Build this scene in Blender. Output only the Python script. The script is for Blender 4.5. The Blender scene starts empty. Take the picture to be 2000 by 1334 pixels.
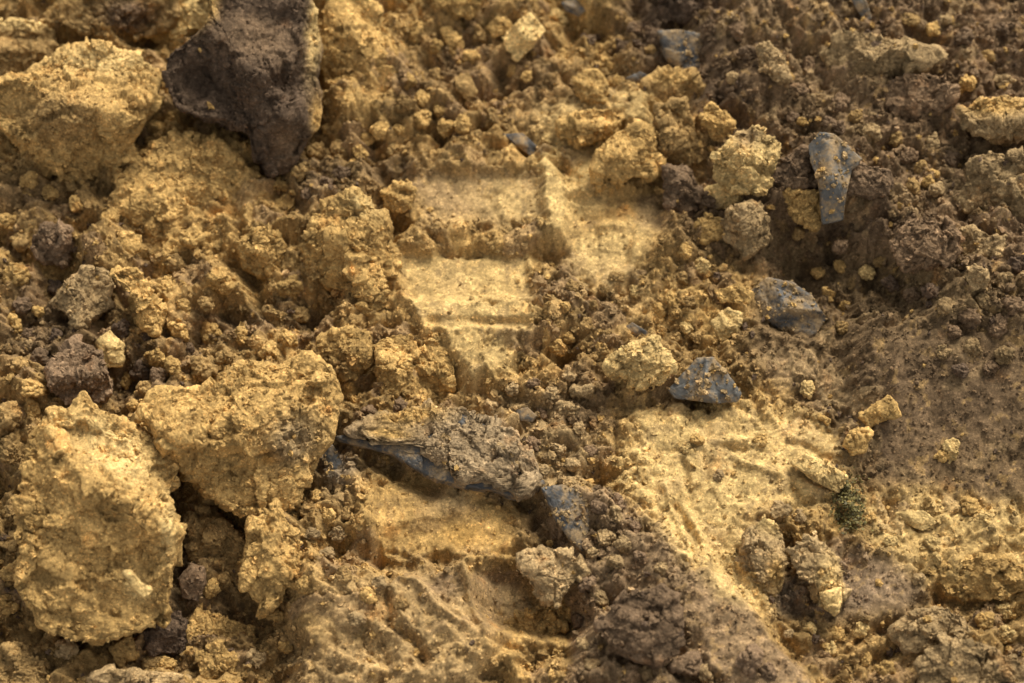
import bpy, math, random
import numpy as np
from mathutils import Vector

SC = bpy.context.scene
COL = SC.collection
rad = math.radians

# ------------------------------------------------------------------ camera, sky, sun, exposure
PX = 0.0005                      # metres per photograph pixel at the aim point (the frame is 1 m wide)
TILT = rad(28)                   # camera leans this far from straight down
FOC = 70.0
DIST = FOC / 36.0 * 1.0
CAM = np.array([0.0, -DIST * math.sin(TILT), DIST * math.cos(TILT)])
RIGHT = np.array([1.0, 0, 0])
UP = np.array([0, math.cos(TILT), math.sin(TILT)])
FWD = np.array([0, math.sin(TILT), -math.cos(TILT)])

cd = bpy.data.cameras.new('camera')
cam = bpy.data.objects.new('camera', cd)
COL.objects.link(cam)
cam.location = CAM
cam.rotation_euler = (TILT, 0, 0)
cd.lens = FOC
cd.sensor_width = 36
cd.clip_start = 0.05
cd.clip_end = 200
cd.dof.use_dof = True
cd.dof.focus_distance = DIST - 0.07
cd.dof.aperture_fstop = 3.0
SC.camera = cam

SUN_EL, SUN_AZ = rad(45), rad(27)        # azimuth measured clockwise from +Y (top of the picture)
w = bpy.data.worlds.new('World')
SC.world = w
w.use_nodes = True
nt = w.node_tree
bg = nt.nodes['Background']
sky = nt.nodes.new('ShaderNodeTexSky')
sky.sky_type = 'NISHITA'
sky.sun_disc = False
sky.sun_elevation = SUN_EL
sky.sun_rotation = SUN_AZ
sky.dust_density = 3.0
hs = nt.nodes.new('ShaderNodeHueSaturation')     # thin cloud: the blue is washed out
hs.inputs['Saturation'].default_value = 0.12
nt.links.new(sky.outputs[0], hs.inputs['Color'])
nt.links.new(hs.outputs[0], bg.inputs[0])
bg.inputs[1].default_value = 0.072
sl = bpy.data.lights.new('sun', 'SUN')
sl.energy = 1.5
sl.angle = rad(26)
sl.color = (1.0, 0.95, 0.84)
sun = bpy.data.objects.new('sun', sl)
COL.objects.link(sun)
sd = Vector((math.sin(SUN_AZ) * math.cos(SUN_EL), math.cos(SUN_AZ) * math.cos(SUN_EL), math.sin(SUN_EL)))
sun.rotation_euler = (-sd).to_track_quat('-Z', 'Y').to_euler()
sun.location = sd * 5
SC.view_settings.view_transform = 'Standard'
SC.view_settings.look = 'None'
SC.view_settings.exposure = 1.62
SC.view_settings.gamma = 1.0
SC.render.film_transparent = False
SC.cycles.max_bounces = 5
SC.cycles.diffuse_bounces = 4
SC.cycles.use_denoising = True

# ------------------------------------------------------------------ picture pixel <-> place
def project(x, y, z):
    dx, dy, dz = x - CAM[0], y - CAM[1], z - CAM[2]
    a = dx
    b = dy * UP[1] + dz * UP[2]
    c = np.maximum(dy * FWD[1] + dz * FWD[2], 0.35)
    k = DIST / c / PX
    return 1000 + a * k, 667 - b * k

def ray_dir(u, v):
    d = RIGHT * ((u - 1000) * PX) + UP * ((667 - v) * PX) + FWD * DIST
    return d

def at(u, v, h=0.0):
    d = ray_dir(u, v)
    t = (h - CAM[2]) / d[2]
    return CAM + d * t

# ------------------------------------------------------------------ noise
U = np.uint32
def h3(i, j, k, s=0):
    with np.errstate(over='ignore'):
        n = (i.astype(np.int64).astype(U) * U(374761393) + j.astype(np.int64).astype(U) * U(668265263)
             + k.astype(np.int64).astype(U) * U(2246822519) + U((s * 3266489917) & 0xffffffff))
        n = (n ^ (n >> U(13))) * U(1274126177)
        n = (n ^ (n >> U(16))) * U(2654435761)
        return n ^ (n >> U(15))

def r01(n, shift=0):
    return ((n >> U(shift)) & U(1023)).astype(np.float32) / 1023.0

def perlin(x, y, z, s=0):
    xi, yi, zi = np.floor(x), np.floor(y), np.floor(z)
    fx, fy, fz = (x - xi).astype(np.float32), (y - yi).astype(np.float32), (z - zi).astype(np.float32)
    fd = lambda t: t * t * t * (t * (t * 6 - 15) + 10)
    ux, uy, uz = fd(fx), fd(fy), fd(fz)
    def g(a, b, c):
        n = h3(xi + a, yi + b, zi + c, s)
        return ((r01(n) * 2 - 1) * (fx - a) + (r01(n, 10) * 2 - 1) * (fy - b) + (r01(n, 20) * 2 - 1) * (fz - c))
    def lp(a, b, t): return a + (b - a) * t
    return 1.3 * lp(lp(lp(g(0, 0, 0), g(1, 0, 0), ux), lp(g(0, 1, 0), g(1, 1, 0), ux), uy),
                    lp(lp(g(0, 0, 1), g(1, 0, 1), ux), lp(g(0, 1, 1), g(1, 1, 1), ux), uy), uz)

def fbm(x, y, z, scale, octv=4, s=0, gain=0.5, ridged=False):
    o = 0; a = 1.0; f = 1.0 / scale; t = 0
    for k in range(octv):
        n = perlin(x * f, y * f, z * f, s + k * 7)
        o = o + a * ((1 - 2.4 * np.abs(n)) if ridged else n)
        t += a; a *= gain; f *= 2.03
    return o / t

def worley3(x, y, z, scale, s=0, facet=False):
    """F1, F2 and a random number per cell; with facet also a plane tilted its own way in every cell"""
    x = x / scale; y = y / scale; z = z / scale
    xi, yi, zi = np.floor(x), np.floor(y), np.floor(z)
    f1 = np.full(x.shape, 9.0, np.float32); f2 = f1.copy(); cid = np.zeros(x.shape, np.float32); tl = cid.copy()
    for a in (-1, 0, 1):
        for b in (-1, 0, 1):
            for c in (-1, 0, 1):
                n = h3(xi + a, yi + b, zi + c, s)
                dx = (xi + a + r01(n) - x).astype(np.float32); dy = (yi + b + r01(n, 10) - y).astype(np.float32)
                dz = (zi + c + r01(n, 20) - z).astype(np.float32)
                d = np.sqrt(dx * dx + dy * dy + dz * dz)
                m = d < f1
                f2 = np.where(m, f1, np.minimum(f2, d))
                n2 = h3(xi + a, yi + b, zi + c, s + 99)
                cid = np.where(m, r01(n2), cid)
                if facet: tl = np.where(m, dx * (r01(n2, 10) - .5) + dy * (r01(n2, 20) - .5) + dz * (r01(n2, 5) - .5), tl)
                f1 = np.where(m, d, f1)
    return (f1, f2, cid, tl) if facet else (f1, f2, cid)

def rubble(x, y, s, seed, fill=1.0, flat=0.75):
    """height of a bed of loose angular lumps of about size s (2D), never below 0"""
    x = x / s; y = y / s
    xi, yi = np.floor(x), np.floor(y)
    zero = np.zeros_like(xi)
    h = np.zeros(x.shape, np.float32)
    for a in (-1, 0, 1):
        for b in (-1, 0, 1):
            n = h3(xi + a, yi + b, zero, seed); n2 = h3(xi + a, yi + b, zero + 1, seed)
            n3 = h3(xi + a, yi + b, zero + 2, seed)
            dx = (x - (xi + a + r01(n))).astype(np.float32); dy = (y - (yi + b + r01(n, 10))).astype(np.float32)
            th = r01(n, 20) * 6.283
            q = np.zeros_like(dx)
            for k in range(5):                      # a many-sided outline, every side at its own distance
                t = th + k * 1.2566 + (r01(n3, 4 * k) - .5) * .9
                q = np.maximum(q, (dx * np.cos(t) + dy * np.sin(t)) / (.26 + .42 * r01(n2, 4 * k + 1)))
            e0 = r01(n2, 3); r = 0.3 + 0.4 * e0
            sl = dx * (r01(n, 5) - 0.5) * 1.5 + dy * (r01(n, 15) - 0.5) * 1.5      # each lump lies tilted
            e = np.where(q < 1, np.minimum(1, (1 - q) * 2.6) ** .7 * r * flat + sl * (1 - q) + 0.2 * r01(n3, 20) * r, 0)
            e = np.where(r01(n3, 7) < fill, e, 0)
            h = np.maximum(h, e)
    return h * s

def ss(a, b, x):
    t = np.clip((x - a) / (b - a), 0, 1)
    return t * t * (3 - 2 * t)

# ------------------------------------------------------------------ shapes drawn on the ground (photograph pixels)
def seg_dist(u, v, pts, closed=False):
    d = np.full(u.shape, 1e9); n = len(pts)
    for i in range(n if closed else n - 1):
        ax, ay = pts[i]; bx, by = pts[(i + 1) % n]
        ex, ey = bx - ax, by - ay
        t = np.clip(((u - ax) * ex + (v - ay) * ey) / (ex * ex + ey * ey + 1e-9), 0, 1)
        d = np.minimum(d, np.hypot(u - ax - t * ex, v - ay - t * ey))
    return d

def inside(u, v, pts):
    r = np.zeros(u.shape, bool); n = len(pts)
    for i in range(n):
        ax, ay = pts[i]; bx, by = pts[(i + 1) % n]
        if ay == by: continue
        c = ((ay > v) != (by > v)) & (u < (bx - ax) * (v - ay) / (by - ay) + ax)
        r ^= c
    return r

def poly(u, v, pts, soft):
    """1 inside, falling to 0 over `soft` pixels across the edge"""
    xs = [p[0] for p in pts]; ys = [p[1] for p in pts]
    o = np.zeros(u.shape, np.float32)
    m = (u > min(xs) - soft) & (u < max(xs) + soft) & (v > min(ys) - soft) & (v < max(ys) + soft)
    if m.any():
        a, b = u[m], v[m]
        d = seg_dist(a, b, pts, True); d = np.where(inside(a, b, pts), -d, d)
        o[m] = 1 - ss(-soft, soft, d)
    return o

def line(u, v, pts, wd):
    xs = [p[0] for p in pts]; ys = [p[1] for p in pts]
    o = np.zeros(u.shape, np.float32); k = wd * 2.5
    m = (u > min(xs) - k) & (u < max(xs) + k) & (v > min(ys) - k) & (v < max(ys) + k)
    if m.any():
        o[m] = np.exp(-(seg_dist(u[m], v[m], pts) / wd) ** 2)
    return o

def blob(u, v, cx, cy, rx, ry, ang=0):
    a = rad(ang); du, dv = u - cx, v - cy
    p = du * math.cos(a) + dv * math.sin(a); q = -du * math.sin(a) + dv * math.cos(a)
    return np.exp(-((p / rx) ** 2 + (q / ry) ** 2)).astype(np.float32)

# heights in pixels (1 px = 0.5 mm)
SMOOTH = [   # trodden or smeared faces: (polygon, edge, how smooth)
 ([(790,335),(1048,338),(1060,428),(800,428)], 12, .85), ([(815,276),(1040,288),(1046,332),(815,328)], 8, .55), ([(770,436),(1062,446),(1072,482),(780,480)], 8, .5), ([(796,586),(1034,592),(1040,650),(812,645)], 8, .9),
 ([(775,490),(1030,500),(1045,590),(800,600)], 15, .95),
 ([(1110,375),(1290,370),(1300,450),(1220,560),(1150,550),(1090,500)], 20, .9),
 ([(1050,300),(1094,290),(1114,470),(1085,484)], 6, .92), ([(1112,285),(1200,275),(1180,370),(1116,370)], 9, .7),
 ([(870,640),(990,640),(1000,720),(900,740)], 20, .7),
 ([(1000,230),(1080,160),(1270,160),(1270,260),(1090,270)], 25, .6),
 ([(1240,800),(1420,790),(1600,830),(1670,900),(1640,980),(1480,1000),(1430,1120),(1500,1190),(1400,1160),(1300,1050),(1240,930)], 35, .74),
 ([(1710,640),(1990,620),(2100,900),(1990,1000),(1720,960),(1690,800)], 40, .8),
 ([(1640,1090),(1770,1095),(1800,1150),(1770,1200),(1650,1210)], 25, .85),
 ([(1340,1100),(1420,1120),(1720,1500),(1500,1500),(1330,1200)], 25, .8),
 ([(725,950),(870,930),(1000,990),(1010,1070),(900,1090),(740,1070)], 18, .85),
 ([(945,1110),(1015,1100),(1050,1210),(960,1200)], 12, .85),
 ([(1460,640),(1700,640),(1690,800),(1500,820)], 40, .45),
 ([(260,270),(500,270),(520,400),(440,480),(240,420)], 35, .5),
 ([(640,-30),(740,40),(775,110),(760,220),(660,220)], 30, .45),
 ([(600,1190),(700,1130),(720,1334),(560,1334)], 25, .6), ([(690,1110),(900,1095),(960,1300),(900,1350),(740,1350)], 20, .4), ([(760,1105),(1060,1092),(1085,1235),(960,1290),(800,1260)], 18, .66), ([(1680,990),(1900,970),(2100,1000),(2100,1130),(1850,1110),(1700,1060)], 25, .5), ([(1150,1080),(1330,1060),(1360,1120),(1250,1160),(1150,1150)], 25, .35),
]
POLY_H = [   # (polygon, edge, height)
 ([(820,276),(1040,290),(1046,330),(900,334),(815,326)], 7, 14),
 ([(780,338),(1048,342),(1060,428),(790,424)], 12, -16),
 ([(770,436),(900,432),(1062,446),(1072,482),(900,488),(780,480)], 9, 12),
 ([(772,492),(1030,496),(1040,584),(786,582)], 7, -20),
 ([(794,588),(1030,592),(1034,622),(812,620)], 4, 18),
 ([(812,628),(1040,630),(1030,640),(830,638)], 4, -8),
 ([(1050,282),(1092,282),(1112,470),(1088,484),(1062,400)], 7, 18),
 ([(1112,285),(1200,275),(1180,352),(1116,370)], 9, -18),
 ([(1112,382),(1300,366),(1306,450),(1200,430),(1116,440)], 9, -22),
 ([(1110,440),(1240,440),(1230,520),(1150,556),(1098,500)], 9, -16),
 ([(1080,205),(1200,195),(1275,160),(1275,235),(1190,255),(1090,250)], 12, 20),
 ([(860,640),(985,645),(1000,715),(950,740),(880,735)], 18, 6), ([(800,618),(1040,620),(1040,660),(830,655)], 8, 10),
 ([(725,950),(870,930),(1000,980),(1012,1070),(900,1090),(740,1075)], 18, -30),
 ([(948,1110),(1020,1095),(1090,1180),(1100,1240),(968,1225)], 9, -75),
 ([(1300,-200),(2200,-200),(2200,640),(2000,630),(1850,600),(1780,520),(1640,470),(1480,440),(1400,300)], 50, 80),
 ([(1500,470),(1700,500),(1800,640),(1560,640)], 40, -30),
 ([(1060,960),(1180,960),(1330,1060),(1450,1160),(1705,1500),(1100,1500),(1120,1200),(1100,1100)], 13, 52),
 ([(720,1110),(900,1090),(950,1150),(970,1260),(920,1340),(780,1340),(760,1220)], 16, 30),
 ([(600,1110),(720,1100),(760,1220),(760,1340),(560,1340)], 26, 16),
 ([(0,1180),(330,1180),(480,1100),(560,1230),(520,1500),(-100,1500)], 50, -50),
 ([(310,880),(470,1000),(480,1130),(560,1240),(360,1240),(320,1080)], 22, -50),
 ([(-200,-200),(320,-200),(300,200),(160,330),(-200,330)], 60, 25),
 ([(640,-200),(800,-200),(790,210),(700,240),(630,200)], 30, 30),
 ([(690,1060),(600,930),(700,840),(1000,860),(1060,950)], 25, 18),
 ([(1230,800),(1600,820),(1680,900),(1640,990),(1500,1000),(1440,1100),(1290,1030),(1220,900)], 45, 14),
]
LINE_H = [   # ridges (+) and clefts (-): (polyline, width, height)
 ([(770,490),(790,580),(830,640)], 8, 16),
 ([(1100,385),(1190,355)], 4, 10), ([(1112,402),(1180,412),(1170,450)], 5, 8), ([(760,500),(740,430),(700,390)], 14, 18),
 ([(700,1080),(760,1100),(800,1105)], 9, -55), ([(840,1090),(890,1092)], 7, -40),
 ([(914,1095),(934,1170),(962,1262)], 11, 44), ([(780,1110),(835,1150),(862,1190),(915,1222)], 9, 24), ([(880,1105),(915,1190)], 11, -14),
 ([(755,1170),(760,1230),(810,1255),(830,1300)], 6, -40), ([(830,1150),(850,1190),(905,1215)], 9, 12),
 ([(1296,955),(1345,1060),(1388,1112)], 8, 20), ([(1318,985),(1368,1090)], 5, -16), ([(1335,985),(1385,1085)], 7, 12), ([(1350,880),(1420,860),(1480,870)], 8, 10), ([(1440,900),(1520,930),(1600,960)], 7, 12), ([(1330,900),(1345,960)], 7, -12), ([(1550,870),(1620,900)], 7, -10),
 ([(1050,500),(1095,500)], 14, -45), ([(1050,680),(1140,690)], 14, -40),
 ([(380,605),(440,615),(490,630)], 14, -50), ([(340,930),(370,980)], 20, -60),
 ([(330,1050),(345,1140)], 18, -50), ([(465,420),(475,480)], 5, -28),
 ([(1530,1050),(1540,1130)], 10, -40), ([(1840,1165),(1920,1185)], 14, -40),
 ([(1620,165),(1500,160)], 14, -10), ([(1590,255),(1530,280),(1510,300)], 10, -30),
 ([(1640,20),(1660,45)], 22, -50), ([(0,155),(60,150)], 12, -60), ([(225,300),(240,270)], 12, -50),
 ([(500,265),(520,320)], 20, -40), ([(190,360),(200,390)], 16, -40), ([(1700,150),(1790,135)], 9, -35),
 ([(660,860),(740,900),(840,945)], 26, -70), ([(1030,985),(1070,1080)], 26, -60),
 ([(1105,1170),(1110,1230)], 14, -60), ([(600,1060),(590,1090)], 12, -40), ([(590,590),(660,600)], 16, -40),
 ([(810,700),(860,760)], 10, -30), ([(1500,620),(1600,640)], 20, -20), ([(1690,620),(1560,560)], 20, -20),
 ([(1770,625),(1750,700),(1740,790)], 10, 12), ([(1690,400),(1670,440)], 14, -45),
 ([(880,640),(940,700),(920,730)], 30, 14), ([(1900,560),(2000,600)], 30, 20),
 ([(1760,1260),(1700,1300)], 12, -30), ([(1840,1300),(1940,1240)], 26, 26), ([(1600,1290),(1760,1240)], 20, 16),
 ([(1640,330),(1760,480),(1990,520)], 50, 22), ([(1480,20),(1620,60)], 50, 26), ([(1900,330),(2000,350)], 40, 30),
]
BLOB_H = [(860,1145,36,36,0,-26),(1010,1160,34,50,0,-16),(700,110,80,110,0,22),(400,340,110,80,20,26),(1000,840,140,90,10,18),(1300,1090,110,60,25,22),
 (130,460,70,60,0,20),(470,620,80,22,5,-40),(760,330,60,40,0,-18),(900,170,120,70,10,-12),(1560,500,120,60,0,-25),
 (1250,610,70,50,0,-12),(820,720,40,60,0,10),(1900,120,130,100,0,18),(1960,960,80,60,0,8),(1850,1080,120,60,0,16),
 (1680,700,60,60,0,-10),(300,680,120,60,0,-14),(560,430,60,80,0,10),(1120,90,90,50,0,-10),(630,760,20,40,0,-30)]

def warp(u, v, amp=6, sc=45):
    z = np.zeros_like(u)
    return (u + amp * fbm(u, v, z, sc, 3, 11) * 1.6, v + amp * fbm(u, v, z + 40, sc, 3, 12) * 1.6)

def smooth_map(u, v):
    o = np.zeros(u.shape, np.float32)
    for p, e, k in SMOOTH: o = np.maximum(o, k * poly(u, v, p, e))
    return o

def macro(u, v):
    h = np.zeros(u.shape, np.float32)
    for p, e, k in POLY_H: h += k * poly(u, v, p, e)
    for p, e, k in LINE_H: h += k * line(u, v, p, e)
    h += 80 * poly(u, v, [(1680,600),(1860,575),(2010,600),(2300,600),(2300,1010),(1990,1000),(1700,970),(1660,800)], 40) * (1 - ss(600, 985, v))
    for cx, cy, rx, ry, a, k in BLOB_H: h += k * blob(u, v, cx, cy, rx, ry, a)
    return h

# ------------------------------------------------------------------ colours of the earth (linear albedo), shade painted into some hollows
O = np.array([.455, .281, .096]); OP = np.array([.56, .381, .150]); OB = np.array([.30, .187, .070])
B = np.array([.19, .120, .064]); DB = np.array([.090, .059, .036]); PB = np.array([.154, .099, .055])
GB = np.array([.32, .215, .100]); SL = np.array([.085, .085, .085]); OL = np.array([.22, .145, .066])
ZONES = [  # (kind, data, edge, colour, weight) laid one over the other
 ('p', [(1180,-200),(2300,-200),(2300,700),(1700,640),(1480,560),(1330,460),(1400,250),(1230,130)], 50, B, .95),
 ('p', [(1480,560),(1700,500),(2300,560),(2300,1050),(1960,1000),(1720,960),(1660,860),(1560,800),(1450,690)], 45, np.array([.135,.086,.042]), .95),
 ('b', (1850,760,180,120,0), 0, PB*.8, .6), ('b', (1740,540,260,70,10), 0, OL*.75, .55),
 ('p', [(1600,1080),(1780,1090),(1820,1160),(1760,1230),(1500,1200),(1500,1150)], 30, np.array([.2,.138,.085]), .9),
 ('p', [(1680,980),(1900,970),(2100,1000),(2100,1180),(1820,1130),(1700,1060)], 30, OP*.95, .9),
 ('p', [(1500,1210),(1800,1190),(2100,1190),(2100,1400),(1560,1400)], 40, OB*.95, .8),
 ('p', [(940,760),(1170,760),(1190,900),(1120,980),(1000,960),(740,900),(800,830)], 40, GB, .85),
 ('p', [(1100,700),(1180,720),(1200,830),(1090,830)], 25, B, .6),
 ('p', [(1060,960),(1190,950),(1330,1060),(1450,1170),(1705,1500),(1100,1500),(1120,1200)], 9, np.array([.26,.171,.090]), .92),
 ('p', [(1240,800),(1420,780),(1600,820),(1670,900),(1650,980),(1500,1000),(1440,1120),(1510,1190),(1400,1160),(1300,1050),(1200,930)], 26, OP*.98, .95),
 ('p', [(775,480),(1040,490),(1050,620),(1000,720),(900,730),(860,650),(800,610)], 22, OP*.92, .8),
 ('p', [(1050,200),(1280,170),(1280,270),(1110,470),(1290,400),(1240,560),(1130,550),(1050,440)], 22, OP*.92, .8),
 ('p', [(1240,380),(1310,370),(1310,450),(1250,450)], 14, B, .6),  # painted shade of the right wall on the imprint floor
 ('p', [(790,330),(1050,340),(1060,430),(830,440)], 22, GB*1.1, .7), ('b', (1000,390,50,40,0), 0, OP, .6),
 ('p', [(640,-60),(760,-60),(790,110),(760,230),(650,220)], 28, O*1.05, .8),
 ('p', [(725,950),(870,930),(1000,990),(1010,1080),(900,1090),(740,1075)], 18, O, .85), ('b', (880,980,40,40,0), 0, GB*1.15, .7),
 ('b', (920,1050,60,25,10), 0, np.array([.5,.28,.07]), .5),
 ('p', [(260,260),(500,260),(520,400),(440,490),(230,420)], 35, O*.98, .75),
 ('p', [(945,1110),(1020,1095),(1050,1200),(960,1200)], 16, GB*1.1, .8),
 ('p', [(650,1130),(900,1090),(960,1260),(900,1500),(560,1500)], 40, GB*1.25, .6),
 ('b', (90,640,150,80,0), 0, DB*1.3, .65), ('b', (60,380,90,40,0), 0, DB*1.3, .55), ('b', (330,1100,60,110,0), 0, DB*1.2, .6), ('b', (560,600,90,30,0), 0, DB*1.3, .5), ('b', (240,700,120,40,0), 0, DB*1.3, .5), ('b', (20,1050,60,200,0), 0, OB*.6, .6), ('b', (600,350,60,60,0), 0, DB*1.1, .5), ('b', (300,760,140,50,20), 0, B*.75, .6), ('b', (640,360,70,60,0), 0, DB, .5),  # crevice shade of the left slope, painted in as dark brown
 ('b', (760,330,70,50,0), 0, DB*1.2, .6), ('b', (430,640,90,35,0), 0, DB*1.2, .6), ('b', (60,1250,200,90,0), 0, OB*.7, .7),  # shade in the clefts and low corner, put into the colour
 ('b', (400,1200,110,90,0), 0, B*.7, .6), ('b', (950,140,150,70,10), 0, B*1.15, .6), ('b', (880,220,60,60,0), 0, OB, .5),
 ('b', (1340,60,120,60,0), 0, DB*1.05, .7), ('b', (1400,190,60,50,0), 0, DB, .6), ('b', (1600,230,110,60,0), 0, OL*.6, .5),
 ('b', (1640,20,40,30,0), 0, DB*.8, .8), ('b', (1700,420,90,40,0), 0, DB, .5), ('b', (1910,330,120,60,0), 0, GB*.85, .6),  # first two blobs paint the dark of the hole and the cleft
 ('b', (1640,120,110,50,0), 0, GB*.85, .5), ('b', (1540,60,100,50,0), 0, GB*.85, .5), ('b', (1180,580,110,70,0), 0, GB*.9, .6),
 ('b', (1400,560,80,60,0), 0, O*.85, .6), ('b', (1540,720,60,40,0), 0, GB, .5), ('b', (1620,780,40,30,0), 0, GB*1.2, .6),
 ('b', (1690,890,70,60,0), 0, PB*.9, .6), ('b', (660,900,40,50,0), 0, SL*1.3, .6), ('b', (1060,1040,40,60,0), 0, DB*1.2, .7),  # last blob is shade painted into the cleft beside the mound
 ('b', (870,1140,34,28,0), 0, PB*1.3, .7), ('b', (985,1125,34,18,0), 0, PB*1.3, .6), ('b', (570,1290,40,60,0), 0, GB, .5), ('b', (1490,1060,40,50,0), 0, B, .6), ('b', (1880,1100,110,50,0), 0, O*.95, .4),
]
def earth_colour(u, v, seed=0):
    z = np.full(u.shape, seed * 3.7)
    uw, vw = u + 26 * fbm(u, v, z, 90, 4, 21), v + 26 * fbm(u, v, z + 9, 90, 4, 22)
    n = fbm(u, v, z, 130, 5, 23)[:, None] * 1.8
    t = ss(-.5, .6, n)
    c = OB * (1 - t) + O * t
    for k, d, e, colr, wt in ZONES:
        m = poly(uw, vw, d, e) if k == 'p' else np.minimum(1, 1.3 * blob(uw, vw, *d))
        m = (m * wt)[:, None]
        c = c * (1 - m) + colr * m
    # lumps of the other earth mixed in everywhere
    f1, f2, cid = worley3(uw + 6 * fbm(u, v, z, 14, 2, 5), vw, z, 24, 31)
    g, g2, cid2 = worley3(u, v, z, 9, 33)
    k = ss(.74, .9, cid)[:, None] * .55
    c = c * (1 - k) + (c * .45 + np.where((cid2 > .5)[:, None], O, B) * .5) * k
    dark = (ss(.1, .5, fbm(u, v, z, 36, 4, 41)) * .5)[:, None]
    c = c * (1 - dark) + (c * .62 + DB * .12) * dark
    c = c * (0.84 + 0.32 * cid2)[:, None]
    return c

# ------------------------------------------------------------------ materials
def soil_material(name, source, grain=1.0, rough=.95, speck=.5):
    m = bpy.data.materials.new(name); m.use_nodes = True
    t = m.node_tree; N = t.nodes; L = t.links
    p = N['Principled BSDF']
    p.inputs['Roughness'].default_value = rough
    p.inputs['Specular IOR Level'].default_value = .12
    if source == 'object':
        s = N.new('ShaderNodeObjectInfo'); base = s.outputs['Color']
    else:
        s = N.new('ShaderNodeAttribute'); s.attribute_name = 'tint'
        s.attribute_type = 'INSTANCER' if source == 'instancer' else 'GEOMETRY'
        base = s.outputs['Color']
    geo = N.new('ShaderNodeNewGeometry'); pos = geo.outputs['Position']
    def noise(px, det=4, rg=.6):
        n = N.new('ShaderNodeTexNoise'); n.inputs['Scale'].default_value = 1 / (px * PX)
        n.inputs['Detail'].default_value = det; n.inputs['Roughness'].default_value = rg
        L.new(pos, n.inputs['Vector']); return n.outputs['Fac']
    def vor(px, out='Distance'):
        n = N.new('ShaderNodeTexVoronoi'); n.inputs['Scale'].default_value = 1 / (px * PX)
        L.new(pos, n.inputs['Vector']); return n.outputs[out]
    def mp(v, a, b, c, d):
        n = N.new('ShaderNodeMapRange'); L.new(v, n.inputs[0])
        for i, q in enumerate((a, b, c, d)): n.inputs[i + 1].default_value = q
        return n.outputs[0]
    def math_(op, a, b):
        n = N.new('ShaderNodeMath'); n.operation = op
        for i, q in enumerate((a, b)):
            if isinstance(q, (int, float)): n.inputs[i].default_value = q
            else: L.new(q, n.inputs[i])
        return n.outputs[0]
    def mix(f, a, b, kind='MIX'):
        n = N.new('ShaderNodeMix'); n.data_type = 'RGBA'; n.blend_type = kind
        if isinstance(f, (int, float)): n.inputs[0].default_value = f
        else: L.new(f, n.inputs[0])
        for i, q in ((6, a), (7, b)):
            if isinstance(q, tuple): n.inputs[i].default_value = q
            else: L.new(q, n.inputs[i])
        return n.outputs[2]
    big = mp(noise(45, 6, .65), .32, .68, .72, 1.25)
    grain_v = mp(noise(7, 5, .85), .3, .7, .52, 1.46)
    val = math_('MULTIPLY', big, grain_v)
    vm = N.new('ShaderNodeVectorMath'); vm.operation = 'SCALE'
    L.new(base, vm.inputs[0]); L.new(val, vm.inputs['Scale'])
    c = vm.outputs[0]
    rust = mp(noise(70, 5, .6), .60, .75, 0, .45)
    c = mix(rust, c, mix(1.0, c, (1.35, .92, .55, 1), 'MULTIPLY'))
    # pale quartz grains and dark grains
    vc = N.new('ShaderNodeSeparateColor'); L.new(vor(3.4, 'Color'), vc.inputs[0])
    c = mix(mp(vc.outputs[0], .80, .96, 0, speck), c, mix(1.0, c, (2.0, 1.95, 1.9, 1), 'MULTIPLY'))
    c = mix(mp(vc.outputs[1], .86, .97, 0, .55), c, mix(1.0, c, (.45, .42, .4, 1), 'MULTIPLY'))
    L.new(c, p.inputs['Base Color'])
    b1 = N.new('ShaderNodeBump'); b1.inputs['Strength'].default_value = 1.0 * grain; b1.inputs['Distance'].default_value = 4.5 * PX
    L.new(noise(11, 7, .78), b1.inputs['Height'])
    b2 = N.new('ShaderNodeBump'); b2.inputs['Strength'].default_value = .9 * grain; b2.inputs['Distance'].default_value = 1.8 * PX
    L.new(noise(5, 4, .75), b2.inputs['Height'])
    L.new(b1.outputs[0], b2.inputs['Normal'])
    L.new(b2.outputs[0], p.inputs['Normal'])
    return m

M_SOIL = soil_material('crumbly_earth', 'geometry')
M_LUMP = soil_material('loose_earth_lump', 'object')
M_CRUMB = soil_material('loose_earth_crumb', 'instancer')

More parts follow.
